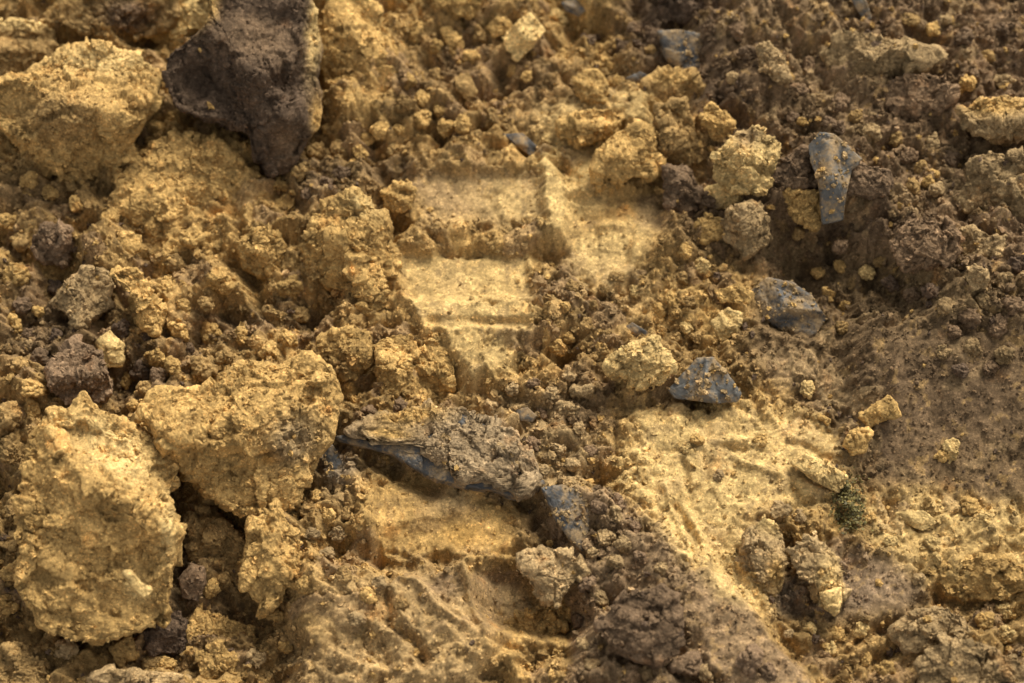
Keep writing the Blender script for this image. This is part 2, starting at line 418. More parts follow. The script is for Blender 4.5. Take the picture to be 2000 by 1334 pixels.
def slate_material(name, colr, dust, rough=.55):
    m = bpy.data.materials.new(name); m.use_nodes = True
    t = m.node_tree; N = t.nodes; L = t.links
    p = N['Principled BSDF']
    geo = N.new('ShaderNodeNewGeometry')
    def noise(px, det, rg=.6):
        n = N.new('ShaderNodeTexNoise'); n.inputs['Scale'].default_value = 1 / (px * PX)
        n.inputs['Detail'].default_value = det; n.inputs['Roughness'].default_value = rg
        L.new(geo.outputs['Position'], n.inputs['Vector']); return n.outputs['Fac']
    def ramp(v, a, b):
        n = N.new('ShaderNodeValToRGB'); L.new(v, n.inputs[0])
        n.color_ramp.elements[0].position = a[0]; n.color_ramp.elements[0].color = a[1]
        n.color_ramp.elements[1].position = b[0]; n.color_ramp.elements[1].color = b[1]
        return n.outputs[0]
    c0 = tuple(colr * .7) + (1,); c1 = tuple(colr * 1.35) + (1,)
    base = ramp(noise(22, 6, .7), (.35, c0), (.68, c1))
    dn = N.new('ShaderNodeMapRange'); L.new(noise(34, 7, .75), dn.inputs[0])
    dn.inputs[1].default_value = .62 - dust * .3; dn.inputs[2].default_value = .70 - dust * .18
    dn.inputs[4].default_value = .85
    mx = N.new('ShaderNodeMix'); mx.data_type = 'RGBA'
    L.new(dn.outputs[0], mx.inputs[0]); L.new(base, mx.inputs[6])
    L.new(ramp(noise(5, 4, .7), (.3, (.17, .11, .055, 1)), (.7, (.38, .25, .11, 1))), mx.inputs[7])
    L.new(mx.outputs[2], p.inputs['Base Color'])
    rr = N.new('ShaderNodeMapRange'); L.new(dn.outputs[0], rr.inputs[0])
    rr.inputs[3].default_value = rough; rr.inputs[4].default_value = .95
    L.new(rr.outputs[0], p.inputs['Roughness'])
    p.inputs['Specular IOR Level'].default_value = .35
    bp = N.new('ShaderNodeBump'); bp.inputs['Strength'].default_value = .5; bp.inputs['Distance'].default_value = 1.5 * PX
    L.new(noise(8, 6, .7), bp.inputs['Height']); L.new(bp.outputs[0], p.inputs['Normal'])
    return m

M_SLATE = slate_material('blue_grey_slate', np.array([.050, .047, .042]), .55)
M_SLATE_CLEAN = slate_material('pale_grey_slate', np.array([.082, .077, .066]), .55)
M_SLATE_DARK = slate_material('dark_slate', np.array([.045, .046, .048]), .3)
M_SLATE_DUSTY = slate_material('dusty_slate', np.array([.050, .046, .04]), .7)

# ------------------------------------------------------------------ mesh helpers
def mesh_from(name, V, F, tint=None, smooth=True):
    me = bpy.data.meshes.new(name)
    V = np.asarray(V, np.float32); F = np.asarray(F, np.int32)
    nv, nf, k = len(V), len(F), F.shape[1]
    me.vertices.add(nv); me.vertices.foreach_set('co', V.ravel())
    me.loops.add(nf * k); me.loops.foreach_set('vertex_index', F.ravel())
    me.polygons.add(nf); me.polygons.foreach_set('loop_start', np.arange(0, nf * k, k, dtype=np.int32))
    me.polygons.foreach_set('use_smooth', np.full(nf, smooth))
    me.update(calc_edges=True)
    if tint is not None:
        at_ = me.attributes.new('tint', 'FLOAT_COLOR', 'POINT')
        q = np.ones((nv, 4), np.float32); q[:, :3] = tint
        at_.data.foreach_set('color', q.ravel())
    return me

def link(name, me, mat=None):
    o = bpy.data.objects.new(name, me); COL.objects.link(o)
    if mat and not me.materials: me.materials.append(mat)
    return o

def tag(o, label, cat, group=None):
    o['label'] = label; o['category'] = cat
    if group: o['group'] = group
    return o

_ico = {}
def ico(n):
    if n in _ico: return _ico[n]
    g = (1 + 5 ** .5) / 2
    V = np.array([(-1,g,0),(1,g,0),(-1,-g,0),(1,-g,0),(0,-1,g),(0,1,g),(0,-1,-g),(0,1,-g),(g,0,-1),(g,0,1),(-g,0,-1),(-g,0,1)], float)
    V /= np.linalg.norm(V[0])
    F = np.array([(0,11,5),(0,5,1),(0,1,7),(0,7,10),(0,10,11),(1,5,9),(5,11,4),(11,10,2),(10,7,6),(7,1,8),
                  (3,9,4),(3,4,2),(3,2,6),(3,6,8),(3,8,9),(4,9,5),(2,4,11),(6,2,10),(8,6,7),(9,8,1)])
    for _ in range(n):
        nv = len(V)
        E = np.concatenate([F[:, [0, 1]], F[:, [1, 2]], F[:, [2, 0]]]); E.sort(1)
        uq, inv = np.unique(E[:, 0] * nv + E[:, 1], return_inverse=True)
        mid = (V[uq // nv] + V[uq % nv]) * .5
        mid /= np.linalg.norm(mid, axis=1)[:, None]
        V = np.concatenate([V, mid]); m = inv.reshape(3, -1) + nv
        a, b, c = F.T
        F = np.concatenate([np.stack([a, m[0], m[2]], 1), np.stack([b, m[1], m[0]], 1),
                            np.stack([c, m[2], m[1]], 1), np.stack([m[0], m[1], m[2]], 1)])
    _ico[n] = (V, F)
    return _ico[n]

def normals(V, F):
    a, b, c = V[F[:, 0]], V[F[:, 1]], V[F[:, 2]]
    n = np.cross(b - a, c - a)
    o = np.zeros_like(V)
    for k in range(3):
        for d in range(3): o[:, d] += np.bincount(F[:, k], n[:, d], len(V))
    return o / (np.linalg.norm(o, axis=1)[:, None] + 1e-12)

# ------------------------------------------------------------------ the ground: one sheet
STEP = 3.05 * PX
fx = np.arange(-.60, .60, STEP); fy = np.arange(-.44, .53, STEP)
grow = np.cumsum(STEP * 1.105 ** np.arange(1, 60))
gx = np.concatenate([fx[0] - grow[::-1], fx, fx[-1] + grow])
gy = np.concatenate([fy[0] - grow[::-1], fy, fy[-1] + grow])
X, Y = np.meshgrid(gx, gy)
shape = X.shape
X = X.ravel(); Y = Y.ravel()
near = (np.abs(X) < .9) & (np.abs(Y) < .85)
# keep picture coordinates sane far away from the frame
u0, v0 = project(np.clip(X, -1.2, 1.2), np.clip(Y, -1.0, 1.2), np.zeros_like(X))
h = np.zeros_like(X)
for it in range(3):
    u, v = project(np.clip(X, -1.2, 1.2), np.clip(Y, -1.0, 1.2), h * PX)
    uw, vw = warp(u, v)
    h = .5 * h + .5 * macro(uw, vw) if it else macro(uw, vw)
u, v = project(np.clip(X, -1.2, 1.2), np.clip(Y, -1.0, 1.2), h * PX)
MACRO = h.copy()
sm = smooth_map(*warp(u, v, 6))
xp, yp = X / PX, Y / PX
zz = np.zeros_like(X)
wx = xp + 12 * fbm(xp, yp, zz, 26, 5, 51, .65); wy = yp + 12 * fbm(xp, yp, zz, 26, 5, 52, .65)
ro = (1 - sm) * (1 - .75 * ss(.75, 1.3, np.hypot(X, Y)))
coarse = ss(-.35, .35, fbm(xp, yp, zz, 180, 3, 61))
calm = 1 - .45 * ss(1150, 1500, u) - .15 * ss(600, 900, u) * (1 - ss(1150, 1500, u))
H0 = h.copy()
h = h + 36 * fbm(xp, yp, zz, 150, 4, 62) * (.2 + .8 * ro)
h = h + 16 * fbm(xp, yp, zz, 64, 5, 63, .6, True) * (.1 + .9 * ro)
f1, f2, cid = worley3(xp + 30 * fbm(xp, yp, zz, 70, 5, 55, .6), yp + 30 * fbm(xp, yp, zz, 70, 5, 56, .6), zz, 130, 57)
crk = (1 - ss(.0, .19, f2 - f1)) * ss(-.15, .25, fbm(xp, yp, zz, 140, 2, 58))
h = h + (44 * (cid - .5) - 52 * crk) * ro * calm
f1, f2, cid, tl = worley3(wx, wy, zz, 50, 60, True)
h = h + (34 * tl + 20 * (cid - .5) - 18 * (1 - ss(0, .18, f2 - f1))) * ro * calm * (.35 + .65 * coarse)
CID50 = cid
h = h + rubble(wx, wy, 84, 71, .55, .65) * .8 * calm * ro * (.3 + .7 * coarse)
h = h + rubble(wx, wy, 40, 72, .6, .75) * .8 * ro * (.4 + .6 * coarse)
h = h + rubble(wx, wy, 22, 73, .45, .85) * .7 * (.05 + .95 * ro)
f1, f2, cid, tl = worley3(wx, wy, zz, 22, 68, True)
CID22 = cid
h = h + (14 * tl + 5 * (cid - .5)) * (.06 + .94 * ro)
h = h + 6.5 * fbm(xp, yp, zz, 32, 6, 64, .70, True) * (.16 + .84 * ro)
f1, f2, cid = worley3(wx, wy, zz, 8, 59)
h = h + 2.6 * (cid - .5) * (.3 + .7 * ro)
good = near & (ro > .85)
h = H0 + (h - H0) - float(np.mean((h - H0)[good])) * ro
g2 = h.reshape(shape).copy()                 # loose earth cannot stand steeper than this
for it in range(14):
    lim = 5.4
    q = g2.copy()
    q[:, 1:] = np.minimum(q[:, 1:], g2[:, :-1] + lim); q[:, :-1] = np.minimum(q[:, :-1], g2[:, 1:] + lim)
    q[1:] = np.minimum(q[1:], g2[:-1] + lim); q[:-1] = np.minimum(q[:-1], g2[1:] + lim)
    g2 = q
h = np.where(near, g2.ravel(), h)
far = ss(.6, 3., np.hypot(X, Y))
h = h * (1 - .0 * far) + far * 900 * fbm(xp, yp, zz, 4000, 3, 65)
jx = 3.5 * fbm(xp, yp, zz, 18, 3, 66) * (.2 + ro); jy = 3.5 * fbm(xp, yp, zz, 18, 3, 67) * (.2 + ro)
V = np.stack([X + jx * PX, Y + jy * PX, h * PX], 1)
ny, nx = shape
idx = np.arange(nx * ny).reshape(ny, nx)
F = np.stack([idx[:-1, :-1], idx[:-1, 1:], idx[1:, 1:], idx[1:, :-1]], -1).reshape(-1, 4)
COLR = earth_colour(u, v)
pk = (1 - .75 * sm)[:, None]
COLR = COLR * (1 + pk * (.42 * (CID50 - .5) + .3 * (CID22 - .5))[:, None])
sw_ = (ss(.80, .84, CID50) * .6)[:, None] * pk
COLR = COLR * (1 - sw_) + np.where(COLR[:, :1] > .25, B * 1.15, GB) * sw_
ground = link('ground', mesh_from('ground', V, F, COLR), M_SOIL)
ground['kind'] = 'structure'
H2 = h.reshape(shape); M2 = MACRO.reshape(shape); C2 = COLR.reshape(ny, nx, 3); S2 = sm.reshape(shape)

def sample(A, x, y):
    i = np.clip(np.searchsorted(gx, x), 1, nx - 1); j = np.clip(np.searchsorted(gy, y), 1, ny - 1)
    return A[j, i]

def ground_at(u, v, r=0):
    """point of the ground seen at a pixel, height averaged over r pixels"""
    p = at(u, v, 0)
    for _ in range(4):
        if r:
            k = np.array([(a, b) for a in (-r, 0, r) for b in (-r, 0, r)]) * PX
            hh = float(np.mean(sample(H2, p[0] + k[:, 0], p[1] + k[:, 1])))
        else: hh = float(sample(H2, np.array([p[0]]), np.array([p[1]]))[0])
        p = at(u, v, hh * PX)
    return p

# ------------------------------------------------------------------ clods and stones
LANDMARKS = []
surf_pts = []          # places on clods where crumbs may lie: (position, normal, tint)
def clod(name, label, cat, pts, colr, thick=.55, lift=.15, facets=(), sub=None, mat=None, rough=1.0, seed=None,
         group=None, edge=3.2, crumbs=True, patches=(), dents=(), tilt=0, parent=None):
    """A solid lump. pts: its outline as seen, in photograph pixels; facets: planes (a, b, d) that cut its face,
    z <= d - a*x - b*y in units of half its size, x right, y up, z out of the ground."""
    seed = seed if seed is not None else (hash_name(label) % 997)
    rng = np.random.default_rng(seed)
    P = np.array(pts, float)
    ctr = np.array([(P[:, 0].min() + P[:, 0].max()) / 2, (P[:, 1].min() + P[:, 1].max()) / 2]) * .4 + P.mean(0) * .6
    ext = P.max(0) - P.min(0); size = float(min(ext)) / 2; sz = float(np.sqrt(ext[0] * ext[1])) / 2
    if sub is None: sub = 6 if sz > 100 else (5 if sz > 34 else 4)
    # radius of the outline in every direction
    th = np.linspace(-math.pi, math.pi, 361); dirs = np.stack([np.cos(th), np.sin(th)], 1)
    A = (P - ctr) * np.array([1, -1]); Bq = np.roll(A, -1, 0); rr = np.zeros(361)
    for a, b in zip(A, Bq):
        e = b - a; den = dirs[:, 0] * e[1] - dirs[:, 1] * e[0]
        with np.errstate(divide='ignore', invalid='ignore'):
            t = (a[0] * e[1] - a[1] * e[0]) / den; s = (a[0] * dirs[:, 1] - a[1] * dirs[:, 0]) / den
        ok = (t > 0) & (s >= -1e-6) & (s <= 1 + 1e-6)
        rr = np.where(ok & (t > rr), t, rr)
    D, Fc = ico(sub)
    ph = np.arccos(np.clip(D[:, 2], -1, 1)); ph2 = math.pi * (ph / math.pi) ** 1.45
    ang = np.arctan2(D[:, 1], D[:, 0])
    r = np.interp(ang, th, rr)
    rho = np.sin(ph2); zc = np.cos(ph2)
    rho = rho ** .85
    T = thick * size
    x = r * rho * np.cos(ang); y = r * rho * np.sin(ang)
    z = np.sign(zc) * np.abs(zc) ** (2 / edge) * T * np.where(zc > 0, 1, 1.2)
    xn, yn = x / sz, y / sz
    if not len(facets):
        facets = []
        for k in range(5):
            a = rng.uniform(0, 2 * math.pi); s = rng.uniform(.15, .75)
            facets.append((math.cos(a) * s, math.sin(a) * s, thick * rng.uniform(.55, .95)))
    for a, b, d in facets:
        lim = np.maximum((d - 1.35 * (a * xn + b * yn)) * sz, .15 * T * np.clip(zc, 0, 1))
        k = 2.5
        q = np.clip((z - lim) / k, -30, 30)
        z = np.where(zc > -.2, z - k * np.log1p(np.exp(q)), z)
    for (cx, cy, rx, ry, an, dep) in dents:
        z = z - dep * blob(ctr[0] + x, ctr[1] - y, cx, cy, rx, ry, an) * np.clip(zc * 3, 0, 1)
    Vp = np.stack([x, y, z], 1)
    Nn = normals(Vp, Fc)
    off = rng.uniform(-500, 500, 3)
    q = Vp + off
    wq = q + 11 * np.stack([fbm(q[:, 0], q[:, 1], q[:, 2], 20, 5, 81 + k, .62) for k in range(3)], 1)
    d = 0.0
    d = d + (.15 if sz < 100 else .085) * sz * fbm(q[:, 0], q[:, 1], q[:, 2], max(20, sz * .8), 4, 84) * min(1, rough)
    cr = ss(-.2, .3, fbm(q[:, 0], q[:, 1], q[:, 2], 75, 3, 87))      # crumbling here, sheared flat there
    f1, f2, cid, tl = worley3(wq[:, 0], wq[:, 1], wq[:, 2], 58, 95, True)
    d = d + rough * (26 * tl + 9 * (cid - .5)) * min(1, sz / 80)
    f1, f2, cid, tl = worley3(wq[:, 0], wq[:, 1], wq[:, 2], 30, 85, True)
    d = d + rough * (.25 + .75 * cr) * (20 * tl + 3 * (ss(0, .16, f2 - f1) - .8) + 8 * (cid - .5)) * min(1, sz / 50)
    f1, f2, cid2, tl = worley3(wq[:, 0], wq[:, 1], wq[:, 2], 15, 86, True)
    d = d + rough * (.15 + .85 * cr) * (7 * tl + 3.0 * (cid2 - .5)) * min(1, sz / 30 + .2)
    d = d + rough * (.5 + .5 * cr) * 5.0 * fbm(q[:, 0], q[:, 1], q[:, 2], 30, 6, 88, .70, True) * min(1, sz / 45 + .2)
    f1, f2, cid3 = worley3(wq[:, 0], wq[:, 1], wq[:, 2], 6, 94)
    d = d + (.15 + .85 * rough) * 1.9 * (cid3 - .5)
    cid = .5 * cid + .5 * cid2
    Vp = Vp + Nn * d[:, None]
    # into the place
    g = ground_at(ctr[0], ctr[1], max(4, size * .5))
    cpos = at(ctr[0], ctr[1], g[2] + lift * size * 2 * PX)
    back = CAM - cpos; dist = np.linalg.norm(back); zx = back / dist
    xx = np.cross(UP, zx); xx /= np.linalg.norm(xx); yy = np.cross(zx, xx)
    k = PX * dist / DIST
    if tilt:
        ct, st = math.cos(rad(tilt)), math.sin(rad(tilt)); yy, zx = yy * ct - zx * st, zx * ct + yy * st
    Wd = (Vp[:, :1] * xx + Vp[:, 1:2] * yy + Vp[:, 2:] * zx) * k
    # colour: the clod's own earth, streaks of other earth; some patches paint light and shade
    colr = np.asarray(colr)
    n = fbm(q[:, 0], q[:, 1], q[:, 2], 60, 4, 90)[:, None]
    c = colr * (1 + .55 * n)
    m = (ss(.08, .4, fbm(q[:, 0], q[:, 1], q[:, 2], 34, 4, 91)) * .4)[:, None]
    c = c * (1 - m) + (c * .6 + B * .1) * m
    uu, vv = ctr[0] + Vp[:, 0], ctr[1] - Vp[:, 1]
    uu = uu + 10 * fbm(q[:, 0], q[:, 1], q[:, 2], 25, 3, 92); vv = vv + 10 * fbm(q[:, 0], q[:, 1], q[:, 2], 25, 3, 93)
    for (cx, cy, rx, ry, an, pc) in patches:
        m = np.minimum(1, 1.4 * blob(uu, vv, cx, cy, rx, ry, an))[:, None]
        c = c * (1 - m) + np.asarray(pc) * (1 + .4 * n) * m
    c = np.clip(c * (.80 + .25 * cid + .2 * cid3)[:, None], .01, .8)
    o = link(name, mesh_from(name, Wd, Fc, c), mat or M_SOIL)
    o.location = cpos
    if parent:
        o.parent = parent; o.location = Vector(cpos) - parent.location
    else:
        tag(o, label, cat, group); LANDMARKS.append((label, ctr, ext / 2))
    if crumbs and sz > 30:
        NW = normals(Wd, Fc)
        up = NW[:, 2] > .35
        ii = np.nonzero(up)[0]
        if len(ii):
            take = rng.choice(ii, min(len(ii), int(sz * sz * .018)), replace=False)
            surf_pts.append((Wd[take] + cpos, c[take] if mat is None else np.tile(GB, (len(take), 1))))
    return o

def hash_name(s):
    n = 7
    for ch in s: n = (n * 131 + ord(ch)) & 0xffffffff
    return n

EARTH = 'earth_clod'
#  name, label, outline, colour, keyword arguments
CLODS = [
 (EARTH, 'big dark brown clod with a pale ochre right edge at the top', [(395,-30),(590,-30),(612,40),(620,90),(612,150),(622,215),(615,248),(590,275),(560,332),(522,336),(497,300),(486,252),(400,232),(345,205),(328,150),(335,110),(390,70),(415,20)],
  DB, dict(thick=.7, lift=.4, rough=.75, edge=2.6, facets=[(.05,.55,.62),(-.5,.1,.55),(.1,-.35,.56),(.6,.1,.7)],
   dents=[(395,165,50,52,10,52),(455,215,40,45,0,40),(545,165,50,26,-10,24),(545,225,26,40,15,-16),(470,60,34,26,20,-10)],
   patches=[(612,60,13,70,5,OP),(618,230,12,40,0,O),(500,75,80,40,20,PB),(405,25,16,30,30,O),(560,280,30,40,0,PB*.9)])),  # the patch over the upper plateau paints its lit top
 (EARTH, 'large rounded ochre clod in the upper left below the dark crack', [(90,132),(130,110),(200,95),(265,110),(297,150),(300,200),(275,240),(247,270),(237,310),(200,342),(150,347),(90,322),(40,275),(0,235),(-25,195),(20,165),(60,150)],
  O*.95, dict(thick=.75, lift=.3, facets=[(.05,.9,.72),(-.1,-.5,.55),(-.5,0,.7)], patches=[(200,120,90,22,0,OP),(120,230,70,50,0,OB*1.1)])),  # patches paint a lit upper rim and a shaded front
 (EARTH, 'brown ochre clod at the left edge just above the black crack', [(-40,50),(50,40),(102,58),(100,95),(70,142),(0,152),(-40,152)], OB, dict(lift=.35, facets=[(0,.9,.5),(0,-.3,.5)], patches=[(40,45,70,14,0,OP)])),
 (EARTH, 'broken brown clod at the top edge left of the dark clod', [(118,-20),(345,-20),(330,40),(300,62),(240,74),(180,64),(122,50)], OB*.9, dict(lift=.2, patches=[(250,30,50,30,0,PB)])),
 (EARTH, 'pale crumbly lump pressed against the left side of the dark clod', [(288,48),(320,30),(360,8),(415,-15),(405,40),(372,72),(335,88),(300,76)], OP*.95, dict(lift=.3)),
 (EARTH, 'tall pale ochre mass right of the dark clod', [(632,-30),(700,-30),(742,40),(777,100),(772,170),(740,222),(690,232),(648,205),(630,130)], O, dict(thick=.35, lift=-.08, facets=[(.35,.3,.42),(-.3,-.1,.4)], rough=1.1)),
 ('stone', 'pale angular block of stone near the top centre', [(984,76),(1000,52),(1036,27),(1063,60),(1040,92),(1010,119),(990,98)], OP*1.18, dict(thick=.8, lift=.45, facets=[(.25,.35,.5),(-.6,-.1,.45),(.1,-.8,.6)], rough=.45)),
 (EARTH, 'small rounded clod just left of the pale angular stone', [(955,52),(970,35),(995,42),(992,62),(965,70)], O, {}),
 (EARTH, 'narrow ochre chip standing right of the pale angular stone', [(1068,18),(1085,12),(1105,40),(1092,48),(1072,36)], OP, {}),
 (EARTH, 'rounded ochre clod alone above the top ridge of the imprint', [(1118,152),(1140,139),(1165,139),(1186,165),(1180,200),(1150,207),(1125,182)], O*.9, dict(thick=.8, lift=.4, facets=[(.1,.8,.55),(-.5,-.3,.6)])),
 (EARTH, 'small pointed ochre crumb above and right of the rounded clod', [(1172,120),(1182,113),(1205,135),(1190,142),(1175,135)], O, {}),
 (EARTH, 'small ochre crumb beside the rounded clod above the imprint', [(1185,160),(1205,146),(1230,168),(1215,180),(1195,172)], O, {}),
 (EARTH, 'wedge shaped ochre clod lying in the right half of the imprint', [(1205,262),(1246,243),(1270,258),(1294,318),(1288,336),(1200,356),(1170,368),(1162,332),(1172,288)], O*.98, dict(thick=.7, lift=.4, facets=[(.1,.6,.55),(.0,-.2,.5),(.5,.1,.6)])),
 (EARTH, 'long broken ridge piece along the top of the imprint', [(1090,240),(1130,222),(1196,210),(1216,232),(1202,258),(1150,276),(1100,272)], O, dict(thick=.6, lift=.22, facets=[(0,.8,.4),(0,-.3,.42)])),
 (EARTH, 'crusted clod above the upper right corner of the imprint', [(1262,165),(1298,138),(1350,142),(1388,183),(1362,214),(1320,206),(1285,200)], OB*1.1, dict(lift=.35, thick=.7, patches=[(1310,150,40,15,0,O)])),
 (EARTH, 'upright brown ochre clod at the right wall of the imprint', [(1284,208),(1330,200),(1360,245),(1368,318),(1338,335),(1300,305),(1285,250)], OB*1.05, dict(lift=.35, thick=.8)),
 (EARTH, 'small ochre clod wedged above the large yellow clod', [(1368,228),(1388,203),(1415,220),(1432,240),(1425,280),(1392,272)], O, dict(lift=.35, thick=.8)),
 (EARTH, 'large yellow clod right of the imprint', [(1436,258),(1480,246),(1517,285),(1512,330),(1484,378),(1440,372),(1394,346),(1402,300)], OP*.95, dict(lift=.4, thick=.75, facets=[(.15,.6,.6),(-.3,-.2,.5),(.5,-.2,.65)], patches=[(1460,265,25,20,0,GB)])),
 ('stone', 'whitish flat stone under the large yellow clod', [(1366,385),(1382,362),(1420,358),(1462,376),(1442,394),(1400,408),(1370,400)], OP*1.15, dict(lift=.45, thick=.8, patches=[(1385,400,22,8,0,PB)], rough=.6)),
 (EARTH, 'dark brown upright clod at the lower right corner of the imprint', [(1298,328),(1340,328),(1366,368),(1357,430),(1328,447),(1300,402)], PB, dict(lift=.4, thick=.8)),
 (EARTH, 'round greyish brown clod below the whitish flat stone', [(1420,412),(1468,390),(1500,420),(1495,478),(1455,502),(1418,470)], GB, dict(lift=.4, thick=.85)),
 (EARTH, 'small ochre clod left of the round greyish brown clod', [(1355,440),(1380,420),(1412,432),(1410,462),(1372,470)], O*.9, dict(lift=.35)),
 ('slate_stone', 'tall grey slate stone standing in brown soil upper right', [(1580,285),(1602,260),(1630,264),(1682,312),(1662,332),(1652,380),(1646,428),(1606,436),(1600,350),(1584,315)], SL, dict(lift=.4, thick=.7, facets=[(.5,.2,.35),(-.3,.1,.4),(.1,-.2,.42)], mat='clean', rough=.22)),
 (EARTH, 'purple brown clod against the left side of the tall slate', [(1508,348),(1540,305),(1568,288),(1596,312),(1612,350),(1560,367),(1518,358)], PB*1.1, dict(lift=.35, thick=.7)),
 (EARTH, 'purple brown clod against the right side of the tall slate', [(1648,346),(1680,320),(1738,334),(1748,368),(1700,388),(1655,378)], PB*1.1, dict(lift=.35, thick=.7)),
 (EARTH, 'ochre crumb clod under the purple brown clod left of the slate', [(1528,378),(1570,366),(1618,372),(1620,402),(1592,442),(1550,425)], O*.85, dict(lift=.3)),
 (EARTH, 'round clod with a bright top at the right edge', [(1878,212),(1920,196),(1962,190),(2010,206),(2015,262),(1970,284),(1920,258),(1888,245)], GB*.95, dict(lift=.5, thick=.8, facets=[(.05,.9,.55),(0,-.45,.55)], patches=[(1945,205,60,18,0,O)])),  # ochre patch paints light onto the top
 (EARTH, 'wide brown clod with a ragged lower edge in the upper right', [(1608,105),(1640,62),(1700,68),(1760,88),(1830,98),(1845,122),(1780,132),(1720,150),(1680,152),(1650,162),(1618,142)], GB*.9, dict(lift=.35, thick=.7, facets=[(0,.5,.45),(0,-.3,.42),(-.6,0,.7)])),
 (EARTH, 'squarish brown clod under the wide brown clod', [(1722,168),(1770,144),(1842,150),(1852,192),(1800,242),(1740,222)], B*1.1, dict(lift=.25, thick=.55)),
 (EARTH, 'long ochre sliver of earth in the brown soil upper right', [(1478,92),(1502,84),(1525,115),(1545,155),(1522,168),(1492,132)], GB*1.1, dict(lift=.35)),
 ('slate_stone', 'narrow grey slate splinter at the top edge beside a dark hole', [(1655,-20),(1680,-20),(1692,5),(1702,34),(1690,44),(1674,20)], SL, dict(lift=.5, thick=.5, mat='clean', rough=.2)),
 ('slate_stone', 'blue black slate slab half buried above the imprint', [(1285,62),(1330,58),(1400,80),(1418,118),(1392,165),(1340,155),(1300,112)], SL, dict(lift=.06, thick=.3, mat='blue', rough=.25, facets=[(.1,.1,.16)])),
 ('slate_stone', 'small blue slate chip left of the crusted clod', [(1222,152),(1250,140),(1268,150),(1240,168),(1226,166)], SL, dict(lift=.3, thick=.5, mat='blue', rough=.2)),
 ('slate_stone', 'dark slate chip at the top edge beside the ochre chip', [(1095,5),(1120,-5),(1145,20),(1130,32),(1105,22)], SL, dict(lift=.3, thick=.5, mat='blue', rough=.2)),
 ('slate_stone', 'small dark slate showing at the top middle of the imprint', [(980,262),(1020,260),(1048,285),(1040,308),(1010,285)], SL, dict(lift=.28, thick=.5, mat='blue', rough=.2)),
 (EARTH, 'big ochre clod at the left rim of the imprint', [(598,470),(625,415),(650,392),(690,380),(732,405),(762,450),(772,520),(755,572),(700,584),(640,562),(606,530)], O*.9, dict(thick=.65, lift=.25, facets=[(-.1,.55,.55),(-.35,-.25,.5),(.5,.0,.6)], patches=[(710,400,30,20,30,OP)])),
 (EARTH, 'broad tilted ochre slab of earth below the dark clod', [(240,345),(275,290),(340,262),(430,280),(500,330),(520,400),(480,440),(400,480),(300,465),(225,410)], O, dict(thick=.35, lift=-.06, facets=[(-.1,.3,.3),(.2,-.2,.3)], rough=1.25)),
 (EARTH, 'cube shaped ochre clod above the left rim of the imprint', [(746,376),(780,357),(812,370),(802,405),(772,416),(752,402)], O, dict(lift=.45, thick=.8, facets=[(0,.8,.5),(-.4,-.4,.5)])),
 (EARTH, 'pale egg shaped crumb standing left of the stepped slope', [(194,668),(214,644),(241,676),(236,714),(206,714)], OP, dict(lift=.5, thick=.8)),
 (EARTH, 'round grey brown clod at the left, under the ridged rock', [(98,722),(120,692),(152,670),(196,690),(217,760),(190,788),(130,788),(100,762)], PB*1.35, dict(lift=.4, thick=.85, facets=[(0,.7,.6),(.1,-.6,.55)])),
 (EARTH, 'ridged triangular brown clod on the left slope', [(98,592),(135,556),(168,526),(214,530),(218,600),(172,622),(150,652),(130,612)], GB*.95, dict(lift=.4, thick=.7, facets=[(-.5,.3,.45),(.6,.1,.5)])),
 (EARTH, 'long pale ochre clod leaning down the left slope', [(220,532),(264,524),(292,570),(320,602),(306,652),(280,642),(255,572)], O*1.08, dict(lift=.4, thick=.75)),
 (EARTH, 'split ochre clod in the middle of the left slope', [(464,472),(490,445),(540,450),(552,500),(520,542),(480,522)], O*.95, dict(lift=.25, thick=.65)),
 (EARTH, 'crumbly ochre clod above the tip of the great clod', [(628,662),(680,640),(722,650),(727,710),(692,742),(640,712)], O*.85, dict(lift=.3, thick=.7, patches=[(655,720,30,20,0,OB*.8)])),
 (EARTH, 'knobbly ochre clod below the left corner of the imprint', [(730,672),(765,655),(805,652),(812,692),(796,762),(752,777),(736,732)], O, dict(lift=.3, thick=.7)),
 (EARTH, 'curled ochre clod below the imprint', [(808,690),(840,668),(882,680),(888,740),(862,780),(822,765)], O*.95, dict(lift=.25, thick=.65)),
 (EARTH, 'great jagged ochre clod in the lower left centre', [(280,802),(302,772),(400,762),(440,732),(470,712),(540,722),(595,690),(632,712),(650,735),(662,762),(652,822),(622,902),(582,982),(540,1010),(490,1020),(460,992),(400,952),(350,902),(322,872)],
  O*1.02, dict(thick=.6, lift=.3, facets=[(-.1,.5,.5),(.12,-.12,.36),(.1,-.7,.46),(.75,.0,.62)], patches=[(530,890,18,16,0,(.45,.22,.04)),(570,860,50,40,-40,GB)], rough=1.05)),
 (EARTH, 'great upright ochre clod at the lower left', [(50,952),(68,852),(100,802),(140,812),(165,768),(200,810),(280,852),(325,895),(341,922),(318,982),(352,1042),(332,1112),(312,1212),(230,1232),(150,1244),(82,1212),(50,1142),(44,1052)],
  O*.98, dict(thick=.7, lift=.36, facets=[(.35,.75,.72),(-.16,-.34,.40),(-.7,0,.62)], patches=[(220,880,90,40,35,OP*1.05),(320,1040,14,60,0,OP),(260,1145,24,14,40,OP*1.05)], rough=1.05)),  # first two patches paint the sunlit cap and right edge; third is the chip
 (EARTH, 'ochre clod hanging under the great jagged clod', [(480,1082),(492,1030),(540,985),(566,1030),(586,1062),(594,1112),(562,1162),(510,1184),(478,1142)], O, dict(lift=.35, thick=.7)),
 (EARTH, 'shaded brown clod in the gap between the two great clods', [(362,1012),(402,990),(452,1032),(480,1062),(476,1102),(400,1112),(366,1062)], OB, dict(lift=.3, thick=.8)),
